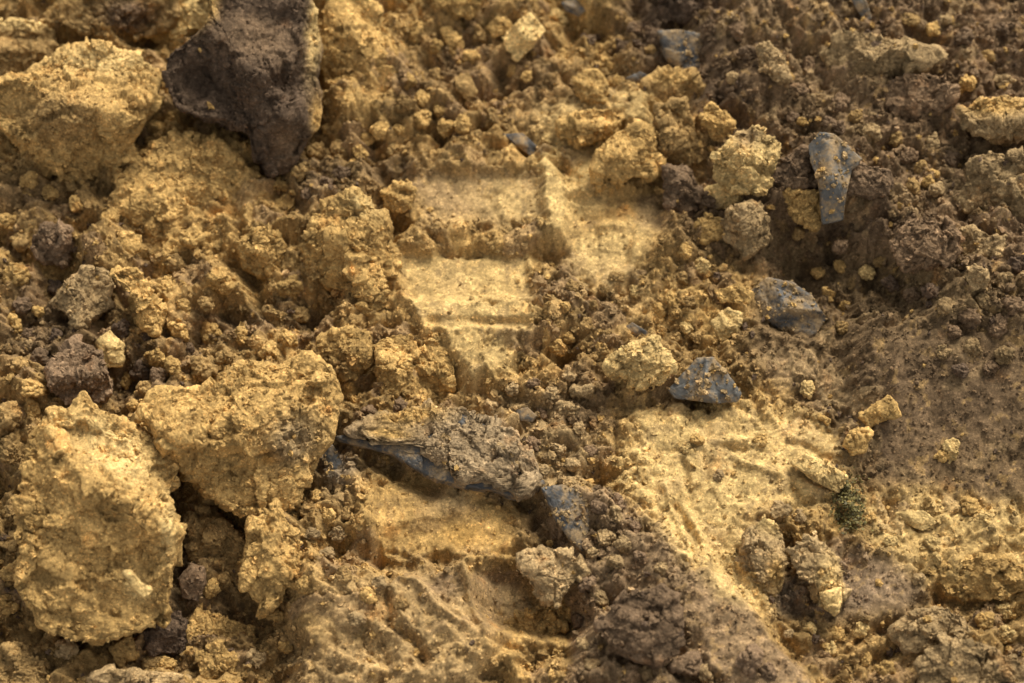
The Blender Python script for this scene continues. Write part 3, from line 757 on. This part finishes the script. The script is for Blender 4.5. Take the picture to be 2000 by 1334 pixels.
 (EARTH, 'smooth pinkish grey pebble shaped lump in the dark gap', [(350,1130),(372,1100),(398,1108),(402,1140),(385,1172),(358,1165)], PB*1.3, dict(lift=.4, thick=.9, rough=.3)),
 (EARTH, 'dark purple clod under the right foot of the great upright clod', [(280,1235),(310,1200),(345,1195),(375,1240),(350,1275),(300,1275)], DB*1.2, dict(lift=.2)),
 (EARTH, 'small cubic ochre clod below the great upright clod', [(218,1266),(252,1244),(270,1280),(236,1302)], O*.85, dict(lift=.45, thick=.9)),
 (EARTH, 'flat ochre clod in the lower left hollow', [(366,1225),(385,1185),(430,1200),(492,1228),(480,1252),(420,1262),(375,1245)], O*.9, dict(lift=.35, thick=.6)),
 (EARTH, 'ochre clod at the bottom edge under the flat ochre clod', [(380,1270),(430,1262),(465,1290),(450,1330),(400,1325)], O*.85, dict(lift=.3)),
 (EARTH, 'sandy lump at the bottom edge left of the hollow', [(180,1318),(240,1312),(360,1325),(380,1365),(180,1365)], GB*1.2, dict(lift=.2)),
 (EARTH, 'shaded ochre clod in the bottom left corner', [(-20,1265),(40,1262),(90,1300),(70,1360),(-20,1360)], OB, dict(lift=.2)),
 ('slate_plate', 'long dark edged slate plate covered in crumbs at the centre', [(648,852),(700,846),(790,812),(900,800),(1010,858),(1062,948),(1048,962),(1012,980),(962,962),(902,954),(852,942),(806,915),(764,886),(700,872)], SL, dict(thick=.13, lift=.13, tilt=16, rough=.35, facets=[(0,.05,.13)], edge=5, mat='blue', crumbs=False)),
 ('slate_plate', 'dark slate plate leaning at the head of the brown mound', [(1056,952),(1100,946),(1142,966),(1152,1010),(1138,1078),(1112,1055),(1085,1015)], SL, dict(thick=.3, lift=.35, mat='blue', rough=.25, facets=[(.2,.1,.18)], edge=4)),
 ('slate_stone', 'ribbed dark slate fragment left of the slate slab', [(630,880),(650,868),(668,900),(672,950),(650,960),(636,925)], SL, dict(lift=.25, thick=.6, mat='blue', rough=.3)),
 ('slate_stone', 'small grey slate chip on the crumbly middle', [(1005,800),(1030,795),(1048,812),(1040,825),(1018,822)], SL, dict(lift=.5, thick=.4, mat='clean', rough=.2)),
 ('slate_stone', 'grey pyramid shaped stone right of centre', [(1306,760),(1335,728),(1362,700),(1394,698),(1420,728),(1446,768),(1440,784),(1400,788),(1352,782),(1318,778)], SL, dict(lift=.5, thick=.85, facets=[(-.62,.3,.4),(.75,.2,.42),(.0,-.6,.75)], mat='clean', rough=.18, edge=2.6)),
 ('slate_stone', 'dark rounded stone dusted with ochre right of centre', [(1470,570),(1500,545),(1545,552),(1582,576),(1614,622),(1582,662),(1520,645),(1480,605)], SL, dict(lift=.16, thick=.7, facets=[(.25,.6,.42),(-.4,.1,.42),(.1,-.55,.42)], mat='dusty', rough=.35)),
 ('slate_stone', 'small blue slate chip above the knobbly pale clod', [(1212,642),(1235,630),(1268,650),(1262,662),(1225,660)], SL, dict(lift=.4, thick=.5, mat='blue', rough=.2)),
 (EARTH, 'knobbly pale ochre clod left of the pyramid stone', [(1184,716),(1210,690),(1240,668),(1286,656),(1292,690),(1303,722),(1292,752),(1250,758),(1212,742)], OP*.95, dict(lift=.5, thick=.85, rough=1.2)),
 (EARTH, 'grainy purple brown clod on the mound at the bottom', [(1168,1222),(1200,1180),(1222,1160),(1290,1148),(1332,1190),(1336,1250),(1292,1304),(1240,1292),(1200,1262)], PB*.9, dict(lift=.34, thick=.75, facets=[(.1,.7,.55),(-.45,-.1,.5),(.45,-.3,.55)], rough=.8)),
 (EARTH, 'cauliflower shaped clod beside the dark recess bottom centre', [(1014,1092),(1058,1080),(1100,1082),(1134,1092),(1142,1122),(1082,1178),(1048,1162)], GB*1.15, dict(lift=.45, thick=.85, rough=1.2)),
 (EARTH, 'pale knob on the floor of the bottom recess', [(985,1215),(1030,1200),(1068,1185),(1100,1225),(1040,1250),(1000,1240)], O*.9, dict(lift=.2, thick=.6)),
 ('stone', 'pale flat oval stone in the sand at lower right', [(1748,1004),(1775,996),(1805,998),(1828,1020),(1802,1037),(1770,1022)], OP*1.02, dict(lift=.35, thick=.6, rough=.5)),
 (EARTH, 'smooth bar of ochre earth above the moss', [(1548,905),(1572,888),(1612,905),(1652,932),(1640,962),(1592,938)], OP, dict(lift=.35, thick=.7, rough=.6)),
 (EARTH, 'two coloured clod with a pointed tip below the moss', [(1542,1072),(1575,1052),(1612,1070),(1640,1100),(1648,1160),(1632,1198),(1602,1182),(1590,1140),(1560,1128)], GB*1.1, dict(lift=.4, thick=.7, patches=[(1620,1150,22,50,0,OP)])),
 (EARTH, 'crumbly brown and ochre clod left of the black crevice', [(1455,1050),(1490,1010),(1520,1030),(1535,1090),(1520,1160),(1480,1150),(1450,1100)], GB, dict(lift=.3, thick=.65, patches=[(1505,1020,24,20,0,OP),(1515,1120,16,30,0,O)])),
 (EARTH, 'yellow clod at the edge of the brown smooth face', [(1648,868),(1670,838),(1695,842),(1690,880),(1662,888)], O*1.05, dict(lift=.4)),
 (EARTH, 'curved yellow clod above the brown smooth face', [(1680,812),(1720,790),(1735,778),(1758,812),(1730,815),(1700,830)], O, dict(lift=.4)),
 (EARTH, 'bright ochre clod below the dusted dark stone', [(1392,630),(1420,606),(1446,612),(1440,650),(1410,668)], OP*.9, dict(lift=.4)),
 (EARTH, 'flat ochre clod left of the dusted dark stone', [(1394,565),(1440,555),(1468,572),(1460,592),(1410,590)], O*1.05, dict(lift=.4)),
 (EARTH, 'ragged brown clod at lower right near the black hole', [(1745,1235),(1790,1195),(1850,1188),(1892,1220),(1880,1250),(1820,1262),(1770,1275)], GB*.95, dict(lift=.35, thick=.6)),
 (EARTH, 'ochre topped clod above the black hole at lower right', [(1830,1120),(1870,1095),(1960,1085),(2020,1110),(2020,1150),(1930,1168),(1850,1160)], O*.8, dict(lift=.2, thick=.5)),
 (EARTH, 'long brown ridge clod at the bottom right corner', [(1800,1300),(1850,1262),(1920,1260),(1985,1290),(2020,1330),(1900,1350),(1820,1500)], GB*.85, dict(lift=.25, thick=.55)),
 (EARTH, 'broad brown clod at the right edge below the bright topped clod', [(1880,330),(1930,300),(2020,310),(2020,420),(1940,425),(1895,390)], GB*.85, dict(lift=.15, thick=.5)),
 (EARTH, 'ragged pale brown clod at the far right above the shaded bank', [(1875,375),(1905,365),(1940,385),(1945,412),(1900,418),(1872,400)], GB*1.1, dict(lift=.3)),
 (EARTH, 'thick brown clod hanging over the shaded bank at right', [(1740,470),(1790,425),(1850,430),(1880,470),(1850,515),(1770,525)], B*1.05, dict(lift=.3, thick=.65)),
 (EARTH, 'light brown ledge of earth above the shaded bank', [(1850,455),(1900,440),(1955,470),(1960,500),(1900,505),(1870,485)], GB*1.1, dict(lift=.35)),
 (EARTH, 'small round ochre crumb on the shaded bank', [(1885,530),(1905,515),(1928,530),(1922,562),(1898,570)], GB*1.1, dict(lift=.5)),
 (EARTH, 'brown clod with a lit top left of the round ochre clod', [(60,470),(85,440),(130,445),(148,480),(120,515),(75,505)], PB*1.3, dict(lift=.3, thick=.75)),
 (EARTH, 'bright ochre crumb clod at the middle left', [(220,480),(245,452),(275,460),(272,485),(240,500)], O*1.1, dict(lift=.4)),
 (EARTH, 'pitted ring shaped ochre clod at the left edge of the imprint', [(695,555),(706,522),(740,516),(752,560),(748,600),(715,610)], O*.95, dict(lift=.4, thick=.7)),
 (EARTH, 'brownish clod at the top edge right of centre', [(1290,-20),(1400,-20),(1400,25),(1350,45),(1300,35)], DB*1.3, dict(lift=.2)),
 (EARTH, 'rough ochre clod hanging from the top edge near centre', [(840,-25),(930,-25),(930,15),(900,32),(860,22)], O*.85, dict(lift=.35)),
 (EARTH, 'thin ochre flake on brown earth near the top centre', [(860,58),(878,55),(900,85),(895,98),(878,85)], O*.95, dict(lift=.4)),
 (EARTH, 'flat square ochre chip in the upper centre', [(888,152),(915,142),(932,180),(912,196),(890,175)], OB*1.15, dict(lift=.35, rough=.5)),
]
MADE = {}
MATS = {'blue': M_SLATE, 'clean': M_SLATE_CLEAN, 'dark': M_SLATE_DARK, 'dusty': M_SLATE_DUSTY}
CAT = {EARTH: 'clod', 'stone': 'stone', 'slate_stone': 'stone', 'slate_plate': 'slate'}
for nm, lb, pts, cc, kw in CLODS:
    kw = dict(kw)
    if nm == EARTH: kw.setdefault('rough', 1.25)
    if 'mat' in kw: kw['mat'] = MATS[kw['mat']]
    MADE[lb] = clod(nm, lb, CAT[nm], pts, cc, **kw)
def part(name, of, pts, colr, **kw):
    clod(name, name + of, None, pts, colr, parent=next(o for l, o in MADE.items() if l.startswith(of)), **kw)
part('pale_rim', 'big dark brown clod', [(592,-20),(606,0),(616,50),(622,95),(614,150),(606,140),(608,95),(600,40)], OP, lift=1.6, thick=1.2, crumbs=False)
part('chip', 'great upright ochre clod', [(242,1118),(256,1116),(272,1138),(298,1152),(280,1166),(262,1150)], OP, lift=3.1, thick=.8, rough=.8, crumbs=False)
part('broken_tip', 'two coloured clod', [(1600,1158),(1640,1152),(1638,1180),(1630,1200),(1612,1188)], OP, lift=1.3, thick=.9, crumbs=False)
part('brown_crust', 'whitish flat stone', [(1366,385),(1380,372),(1402,392),(1410,408),(1370,402)], PB, lift=1.0, thick=.9, crumbs=False)
part('soil_cover', 'long dark edged slate plate', [(668,842),(700,832),(790,800),(900,790),(1010,848),(1060,935),(1035,960),(1000,966),(960,950),(900,938),(880,905),(850,896),(800,868),(740,866),(700,858)], np.array([.285, .20, .108]),
     lift=.17, thick=.2, tilt=15, rough=1.15, facets=[(0,.05,.18)], edge=5, patches=[(800,812,70,20,-10,O * .9), (760,850,40,12,0,O * .95)])

# ------------------------------------------------------------------ loose lumps one can count (copies of ten shapes)
def lump_mesh(seed, sub=4):
    rng = np.random.default_rng(seed)
    D, Fc = ico(sub)
    s = 20.0
    q = D * s
    V_ = D * np.array([1, rng.uniform(.65, 1), rng.uniform(.6, .9)])
    for k in range(11):
        n = rng.normal(size=3); n /= np.linalg.norm(n); d = rng.uniform(.28, .72)
        t = V_ @ n - d
        V_ = V_ - np.maximum(t, 0)[:, None] * n
    o = rng.uniform(-300, 300, 3); q = V_ * s + o
    wq = q + 5 * np.stack([fbm(q[:, 0], q[:, 1], q[:, 2], 12, 3, 11 + k, .6) for k in range(3)], 1)
    f1, f2, cid = worley3(wq[:, 0], wq[:, 1], wq[:, 2], 10, 5)
    d = .30 * fbm(q[:, 0], q[:, 1], q[:, 2], 20, 3, 1) + .12 * (ss(0, .3, f2 - f1) - .6) + .20 * (cid - .5) + .2 * fbm(q[:, 0], q[:, 1], q[:, 2], 10, 4, 3, .66, True)
    return mesh_from('earth_lump', V_ + normals(V_, Fc) * d[:, None], Fc)
LUMPS = [lump_mesh(k) for k in range(10)]
for me in LUMPS: me.materials.append(M_LUMP)

REGIONS = [  # (group, label, colour list, [(x, y, r)...])
 ('loose crumbs on the left slope', 'small loose crumb of ochre earth on the rough left slope', [O, OB, O*.85],
  [(45,470,22),(30,540,26),(215,425,18),(300,440,17),(345,520,20),(380,470,22),(420,540,24),(330,560,18),(355,600,15),(400,590,17),(440,560,18),(560,560,22),(540,620,20),(585,610,18),(560,660,20),(530,690,16),(470,660,15),(410,655,20),(350,650,16),(300,700,18),(335,720,16),(395,725,20),(440,700,16),(250,740,14),(285,760,16),(60,760,22),(40,710,18),(30,640,20),(80,610,14),(20,820,24),(60,800,16),(20,880,20),(260,790,14),(600,430,14),(560,400,18),(545,360,16),(590,330,16),(620,300,16),(660,290,18),(700,300,14),(640,250,14),(20,430,22),(150,400,16),(100,380,18),(60,350,16),(140,365,14)]),
 ('dark crumbs on the left slope', 'small dark brown crumb lying in the shade of the left slope', [DB*1.2, PB],
  [(80,700,18),(60,655,14),(110,650,15),(275,725,16),(310,740,14),(240,640,16),(370,680,14),(290,655,15),(640,360,16),(670,340,14),(600,380,13),(110,560,14),(40,600,16),(310,1240,16)]),
 ('ochre crumbs above the imprint', 'small ochre crumb on the ground above the imprint', [O, O*.9, OB],
  [(800,160,18),(830,190,16),(790,200,17),(820,230,18),(860,215,14),(870,250,17),(905,240,14),(850,150,14),(810,60,18),(850,90,15),(920,110,16),(940,75,12),(1000,140,12),(1030,150,11),(1100,110,12),(780,255,14),(740,250,16),(715,270,14),(770,295,13),(930,265,12),(960,235,13),(990,250,11)]),
 ('brown crumbs in the upper right soil', 'small brown crumb among the brown soil of the upper right', [B, GB, PB, OB],
  [(1240,60,14),(1270,100,12),(1210,90,14),(1150,80,14),(1440,60,14),(1460,110,16),(1430,150,13),(1560,180,16),(1580,130,14),(1550,230,14),(1640,200,16),(1670,230,15),(1620,240,13),(1700,260,18),(1750,270,16),(1640,250,12),(1880,80,18),(1930,110,16),(1960,60,18),(1900,150,15),(1960,160,16),(1850,40,16),(1780,40,16),(1820,280,18),(1860,310,15),(1800,330,16),(1770,310,14),(1830,370,18),(1780,370,14),(1560,455,12),(1640,480,14)]),
 ('yellow crumbs in the upper right soil', 'small bright yellow crumb standing out in the brown upper right soil', [O*1.05],
  [(1822,58,13),(1855,42,11),(1890,165,15),(1875,175,11),(1570,240,10),(1420,310,9),(1815,355,12),(1825,340,10),(1540,150,10),(1960,170,12)]),
 ('ochre crumbs around the dusted stone', 'small ochre crumb between the imprint and the dusted dark stone', [O, OP*.9, OB],
  [(1340,490,16),(1370,520,15),(1330,540,14),(1310,580,15),(1290,610,14),(1350,590,13),(1380,560,13),(1240,570,13),(1200,540,13),(1180,565,11),(1160,600,12),(1340,640,12),(1320,660,10),(1360,660,12),(1650,600,12),(1645,640,14),(1620,575,11),(1600,530,13),(1640,520,12),(1690,530,14),(1720,510,13),(1100,600,12),(1120,560,11),(1150,640,13),(1110,660,12),(1090,680,15),(1180,690,13),(1160,700,11)]),
 ('crumbs of the shaded bank', 'small crumb of dark brown earth on the shaded bank at right', [B*.9, OL, DB*1.3],
  [(1740,560,16),(1780,580,18),(1820,570,14),(1850,600,18),(1890,620,16),(1920,590,14),(1950,640,18),(1980,600,16),(1860,650,14),(1900,680,16),(1840,690,13),(1880,720,14),(1930,720,15),(1960,690,14),(1690,480,13),(1720,450,14),(1990,520,16),(1960,550,13)]),
 ('crumbs on the crumbly middle', 'small grey brown crumb on the crumbly middle below the imprint', [GB, B*1.1, GB*1.15],
  [(1000,760,14),(1040,750,13),(1080,770,14),(1060,810,12),(1110,800,16),(1130,840,14),(960,800,14),(930,850,12),(980,880,14),(1040,870,14),(1090,880,13),(1120,910,14),(1060,920,13),(1000,920,13),(1150,880,14),(740,830,15),(780,800,14),(720,800,13),(700,830,13),(850,850,10),(920,910,11),(1140,760,15),(1110,730,13)]),
 ('crumbs on the brown mound', 'small purplish brown crumb on the brown mound at the bottom', [PB*1.3, GB*1.05],
  [(1170,990,16),(1200,1010,14),(1180,1050,14),(1220,1060,16),(1160,1080,14),(1200,1100,15),(1250,1090,14),(1150,1140,16),(1170,1170,14),(1290,1110,12),(1210,980,12),(1130,1210,14),(1140,1260,13),(1160,1300,15),(1260,1310,13),(1340,1300,20),(1380,1320,16),(1470,1290,20),(1500,1310,16),(1240,1030,11)]),
 ('crumbs below the great clods', 'small ochre crumb between the great clods and the bottom ledge', [O*.95, OB, GB],
  [(560,970,18),(600,1000,17),(620,970,14),(640,1010,15),(660,1040,14),(610,1040,12),(680,1000,13),(640,1090,13),(590,1140,14),(670,1120,14),(540,1200,15),(520,1240,16),(500,1290,16),(560,1260,14),(330,1300,18),(290,1300,17),(130,1270,18),(100,1250,16),(410,1150,16),(440,1140,14),(380,1080,12),(30,1000,20),(20,1060,20),(25,1120,16),(15,1180,18),(740,1140,12),(715,1165,14),(780,1180,13),(700,1210,13)]),
 ('crumbs in the sandy lower right', 'small ochre crumb on the earth of the lower right', [O*.9, OP*.9, GB],
  [(1400,930,11),(1360,860,14),(1340,880,11),(1480,860,11),(1520,1000,16),(1500,1060,12),(1560,1010,11),(1860,880,14),(1840,890,11),(1740,1060,12),(1900,990,18),(1920,1010,14),(1700,1010,12),(1820,1060,13),(1790,1130,13),(1830,1090,12),(1960,1190,15),(1920,1210,13),(1680,1230,13),(1640,1240,12),(1620,1270,14),(1690,1290,12),(1580,1230,12),(1540,1240,11),(1730,1310,14),(1960,1240,14),(1610,820,10),(1580,760,12)]),
]
rnd = random.Random(5)
CRUMBS = []
def cols_name(c):
    return 'ochre' if c[0] > .33 else ('light brown' if c[0] > .22 else ('brown' if c[0] > .13 else 'dark brown'))
for grp, lab, cols, pl in REGIONS:
    for (x, y, r) in pl:
        o = bpy.data.objects.new('earth_crumb', LUMPS[rnd.randrange(10)])
        COL.objects.link(o)
        g = ground_at(x, y, r * .5)
        o.location = at(x, y, g[2] + r * .22 * PX)
        s = r * PX * rnd.uniform(1.15, 1.5)
        o.scale = (s * rnd.uniform(.85, 1.2), s * rnd.uniform(.85, 1.2), s)
        o.rotation_euler = [rnd.uniform(0, 6.28) for _ in range(3)]
        c = cols[rnd.randrange(len(cols))] * rnd.uniform(.88, 1.15)
        o.color = (c[0], c[1], c[2], 1)
        CRUMBS.append((o, grp, x, y, cols_name(c)))

# each crumb is told apart by the larger clod it lies beside
near_ = {}
for o, grp, x, y, cn in CRUMBS:
    best = None
    for lb, c, e in LANDMARKS:
        if len(lb.split()) > 11: continue
        dx, dy = x - c[0], y - c[1]
        d = math.hypot(max(abs(dx) - e[0], 0), max(abs(dy) - e[1], 0)) + .25 * math.hypot(dx, dy)
        if best is None or d < best[0]:
            side = ('right of' if dx > 0 else 'left of') if abs(dx) / e[0] > abs(dy) / e[1] else ('below' if dy > 0 else 'above')
            best = (d, lb, side)
    near_.setdefault((best[1], best[2]), []).append((best[0], o, grp, cn))
for (lb, side), l in near_.items():
    for k, (d, o, grp, cn) in enumerate(sorted(l, key=lambda t: t[0])):
        od = ['nearest ', 'second ', 'third ', 'fourth ', 'fifth ', 'sixth ', 'seventh ', 'eighth ', 'ninth ', 'tenth '][min(k, 9)] if len(l) > 1 else ''
        txt = (od + cn + ' crumb ' + side + ' the ' + lb).split()
        if len(txt) > 16: txt = (od + cn.split()[-1] + ' crumb ' + side + ' ' + lb).split()
        tag(o, ' '.join(txt), 'crumb', grp)

# ------------------------------------------------------------------ moss
def moss():
    rng = np.random.default_rng(4)
    Vs, Fs, Ts = [], [], []
    n = 0
    for k in range(800):
        t = rng.uniform(0, 1)
        u = 1655 + rng.normal() * 15 + (t - .5) * 14; v = 985 + (t - .5) * 90 + rng.normal() * 8
        p = ground_at(u, v) + np.array([0, 0, rng.uniform(0, 10) * PX])
        a = rng.uniform(0, 6.28); L_ = rng.uniform(4, 8) * PX; wd = L_ * .35
        d = np.array([math.cos(a) * .8, math.sin(a) * .8, rng.uniform(.2, 1.2)]); d /= np.linalg.norm(d)
        s = np.cross(d, [0, 0, 1]); s /= np.linalg.norm(s); nn = np.cross(s, d)
        Vs += [p - s * wd * .3, p + s * wd * .3, p + d * L_ * .5 + s * wd + nn * wd * .5, p + d * L_ * .5 - s * wd + nn * wd * .5, p + d * L_]
        Fs += [(n, n + 1, n + 2), (n, n + 2, n + 3), (n + 3, n + 2, n + 4)]
        c = np.array([.090, .070, .014]) * rng.uniform(.6, 1.8)
        Ts += [c] * 5; n += 5
    Vs = np.array(Vs); ctr = Vs.mean(0)
    m = bpy.data.materials.new('moss_leaf'); m.use_nodes = True
    p = m.node_tree.nodes['Principled BSDF']; p.inputs['Roughness'].default_value = .7
    a = m.node_tree.nodes.new('ShaderNodeAttribute'); a.attribute_name = 'tint'
    m.node_tree.links.new(a.outputs['Color'], p.inputs['Base Color'])
    o = link('moss', mesh_from('moss', Vs - ctr, np.array(Fs), np.array(Ts)), m); o.location = ctr
    tag(o, 'small dark green tuft of moss in the sand at lower right', 'moss')
moss()

# ------------------------------------------------------------------ the finest crumbs, too many to count
def crumbs():
    rng = np.random.default_rng(9)
    pos, col_, rad_ = [], [], []
    n = 150000
    u = rng.uniform(-120, 2120, n); v = rng.uniform(-120, 1454, n)
    x = rng.uniform(-.62, .62, n); y = rng.uniform(-.5, .54, n)
    hh = sample(H2, x, y); s_ = sample(S2, x, y); cc = sample(C2, x, y)
    dens = fbm(x / PX, y / PX, x * 0, 70, 4, 71) * 1.7 + .42
    keep = (rng.uniform(0, 1, n) < np.clip(dens, .08, 1) * (1 - .96 * s_))
    x, y, hh, cc, s_ = x[keep], y[keep], hh[keep], cc[keep], s_[keep]
    r = 1.7 * (1 - rng.uniform(0, 1, len(x)) * .985) ** (-.48)
    r = np.minimum(r, 6.5) * (1 - .35 * s_)
    pos.append(np.stack([x, y, hh * PX + r * .35 * PX], 1)); rad_.append(r); col_.append(cc)
    # grit on the smooth faces
    k = 60000
    x = rng.uniform(-.6, .6, k); y = rng.uniform(-.45, .54, k)
    s_ = sample(S2, x, y); uu, vv = project(x, y, x * 0)
    imp = (uu > 740) & (uu < 1320) & (vv > 250) & (vv < 760)
    kp = (s_ > .3) & (rng.uniform(0, 1, k) < np.where(imp, .05, np.where(sample(C2, x, y)[:, 0] > .33, .10, .34)))
    x, y = x[kp], y[kp]; r = rng.uniform(1.0, 2.6, len(x))
    pos.append(np.stack([x, y, sample(H2, x, y) * PX + r * .3 * PX], 1)); rad_.append(r); col_.append(sample(C2, x, y) * 1.35)
    for P_, c in surf_pts:
        k = len(P_); rr = np.minimum(1.6 * (1 - rng.uniform(0, 1, k) * .985) ** (-.42), 7)
        pos.append(P_ + np.array([0, 0, .2]) * rr[:, None] * PX); rad_.append(rr); col_.append(c)
    pos = np.concatenate(pos); r = np.concatenate(rad_); c = np.concatenate(col_)
    c = c * rng.uniform(.75, 1.35, (len(c), 1))
    sw = rng.uniform(0, 1, len(c)); sw = np.where(r < 2.6, .5, sw)
    c = np.where(((sw > .88) & ((c[:, 0] > .22) | (sw > .985)))[:, None], O * .95, c); c = np.where(((sw < .07) & (c[:, 0] < .3))[:, None], DB * 1.4, c)
    me = bpy.data.meshes.new('soil_crumbs')
    me.vertices.add(len(pos)); me.vertices.foreach_set('co', pos.astype(np.float32).ravel())
    a = me.attributes.new('crumb_size', 'FLOAT_VECTOR', 'POINT'); a.data.foreach_set('vector', (r[:, None] * PX * rng.uniform(.55, 1.35, (len(r), 3))).astype(np.float32).ravel())
    a = me.attributes.new('crumb_turn', 'FLOAT_VECTOR', 'POINT'); a.data.foreach_set('vector', rng.uniform(0, 6.28, (len(pos), 3)).astype(np.float32).ravel())
    a = me.attributes.new('tint', 'FLOAT_COLOR', 'POINT'); q = np.ones((len(pos), 4), np.float32); q[:, :3] = c
    a.data.foreach_set('color', q.ravel())
    me.update()
    o = link('soil_crumbs', me, M_CRUMB)
    o['kind'] = 'stuff'
    ng = bpy.data.node_groups.new('crumb_scatter', 'GeometryNodeTree')
    ng.interface.new_socket('Geometry', in_out='INPUT', socket_type='NodeSocketGeometry')
    ng.interface.new_socket('Geometry', in_out='OUTPUT', socket_type='NodeSocketGeometry')
    N = ng.nodes; L = ng.links
    gi = N.new('NodeGroupInput'); go = N.new('NodeGroupOutput')
    g2i = N.new('GeometryNodeGeometryToInstance')
    for k in range(8):
        s = N.new('GeometryNodeMeshIcoSphere'); s.inputs['Radius'].default_value = 1; s.inputs['Subdivisions'].default_value = 2
        nz = N.new('ShaderNodeTexNoise'); nz.noise_dimensions = '4D'; nz.inputs['W'].default_value = k * 13.7
        nz.inputs['Scale'].default_value = 1.5; nz.inputs['Detail'].default_value = 3
        sub = N.new('ShaderNodeVectorMath'); sub.operation = 'SUBTRACT'; sub.inputs[1].default_value = (.5, .5, .5)
        scl = N.new('ShaderNodeVectorMath'); scl.operation = 'SCALE'; scl.inputs['Scale'].default_value = 4.0
        sp = N.new('GeometryNodeSetPosition')
        L.new(nz.outputs['Color'], sub.inputs[0]); L.new(sub.outputs[0], scl.inputs[0])
        L.new(s.outputs[0], sp.inputs['Geometry']); L.new(scl.outputs[0], sp.inputs['Offset'])
        sm_ = N.new('GeometryNodeSetMaterial'); sm_.inputs['Material'].default_value = M_CRUMB
        ssm = N.new('GeometryNodeSetShadeSmooth'); ssm.inputs['Shade Smooth'].default_value = False
        L.new(sp.outputs[0], ssm.inputs[0]); L.new(ssm.outputs[0], sm_.inputs[0]); L.new(sm_.outputs[0], g2i.inputs[0])
    iop = N.new('GeometryNodeInstanceOnPoints')
    iop.inputs['Pick Instance'].default_value = True
    ri = N.new('FunctionNodeRandomValue'); ri.data_type = 'INT'
    ri.inputs[4].default_value = 0; ri.inputs[5].default_value = 7
    def attr(nm, ty):
        a = N.new('GeometryNodeInputNamedAttribute'); a.data_type = ty; a.inputs[0].default_value = nm; return a.outputs[0]
    L.new(gi.outputs[0], iop.inputs['Points']); L.new(g2i.outputs[0], iop.inputs['Instance'])
    L.new(ri.outputs[2], iop.inputs['Instance Index'])
    e2r = N.new('FunctionNodeEulerToRotation')
    L.new(attr('crumb_turn', 'FLOAT_VECTOR'), e2r.inputs[0]); L.new(e2r.outputs[0], iop.inputs['Rotation'])
    L.new(attr('crumb_size', 'FLOAT_VECTOR'), iop.inputs['Scale'])
    L.new(iop.outputs[0], go.inputs[0])
    md = o.modifiers.new('crumb_scatter', 'NODES'); md.node_group = ng
crumbs()
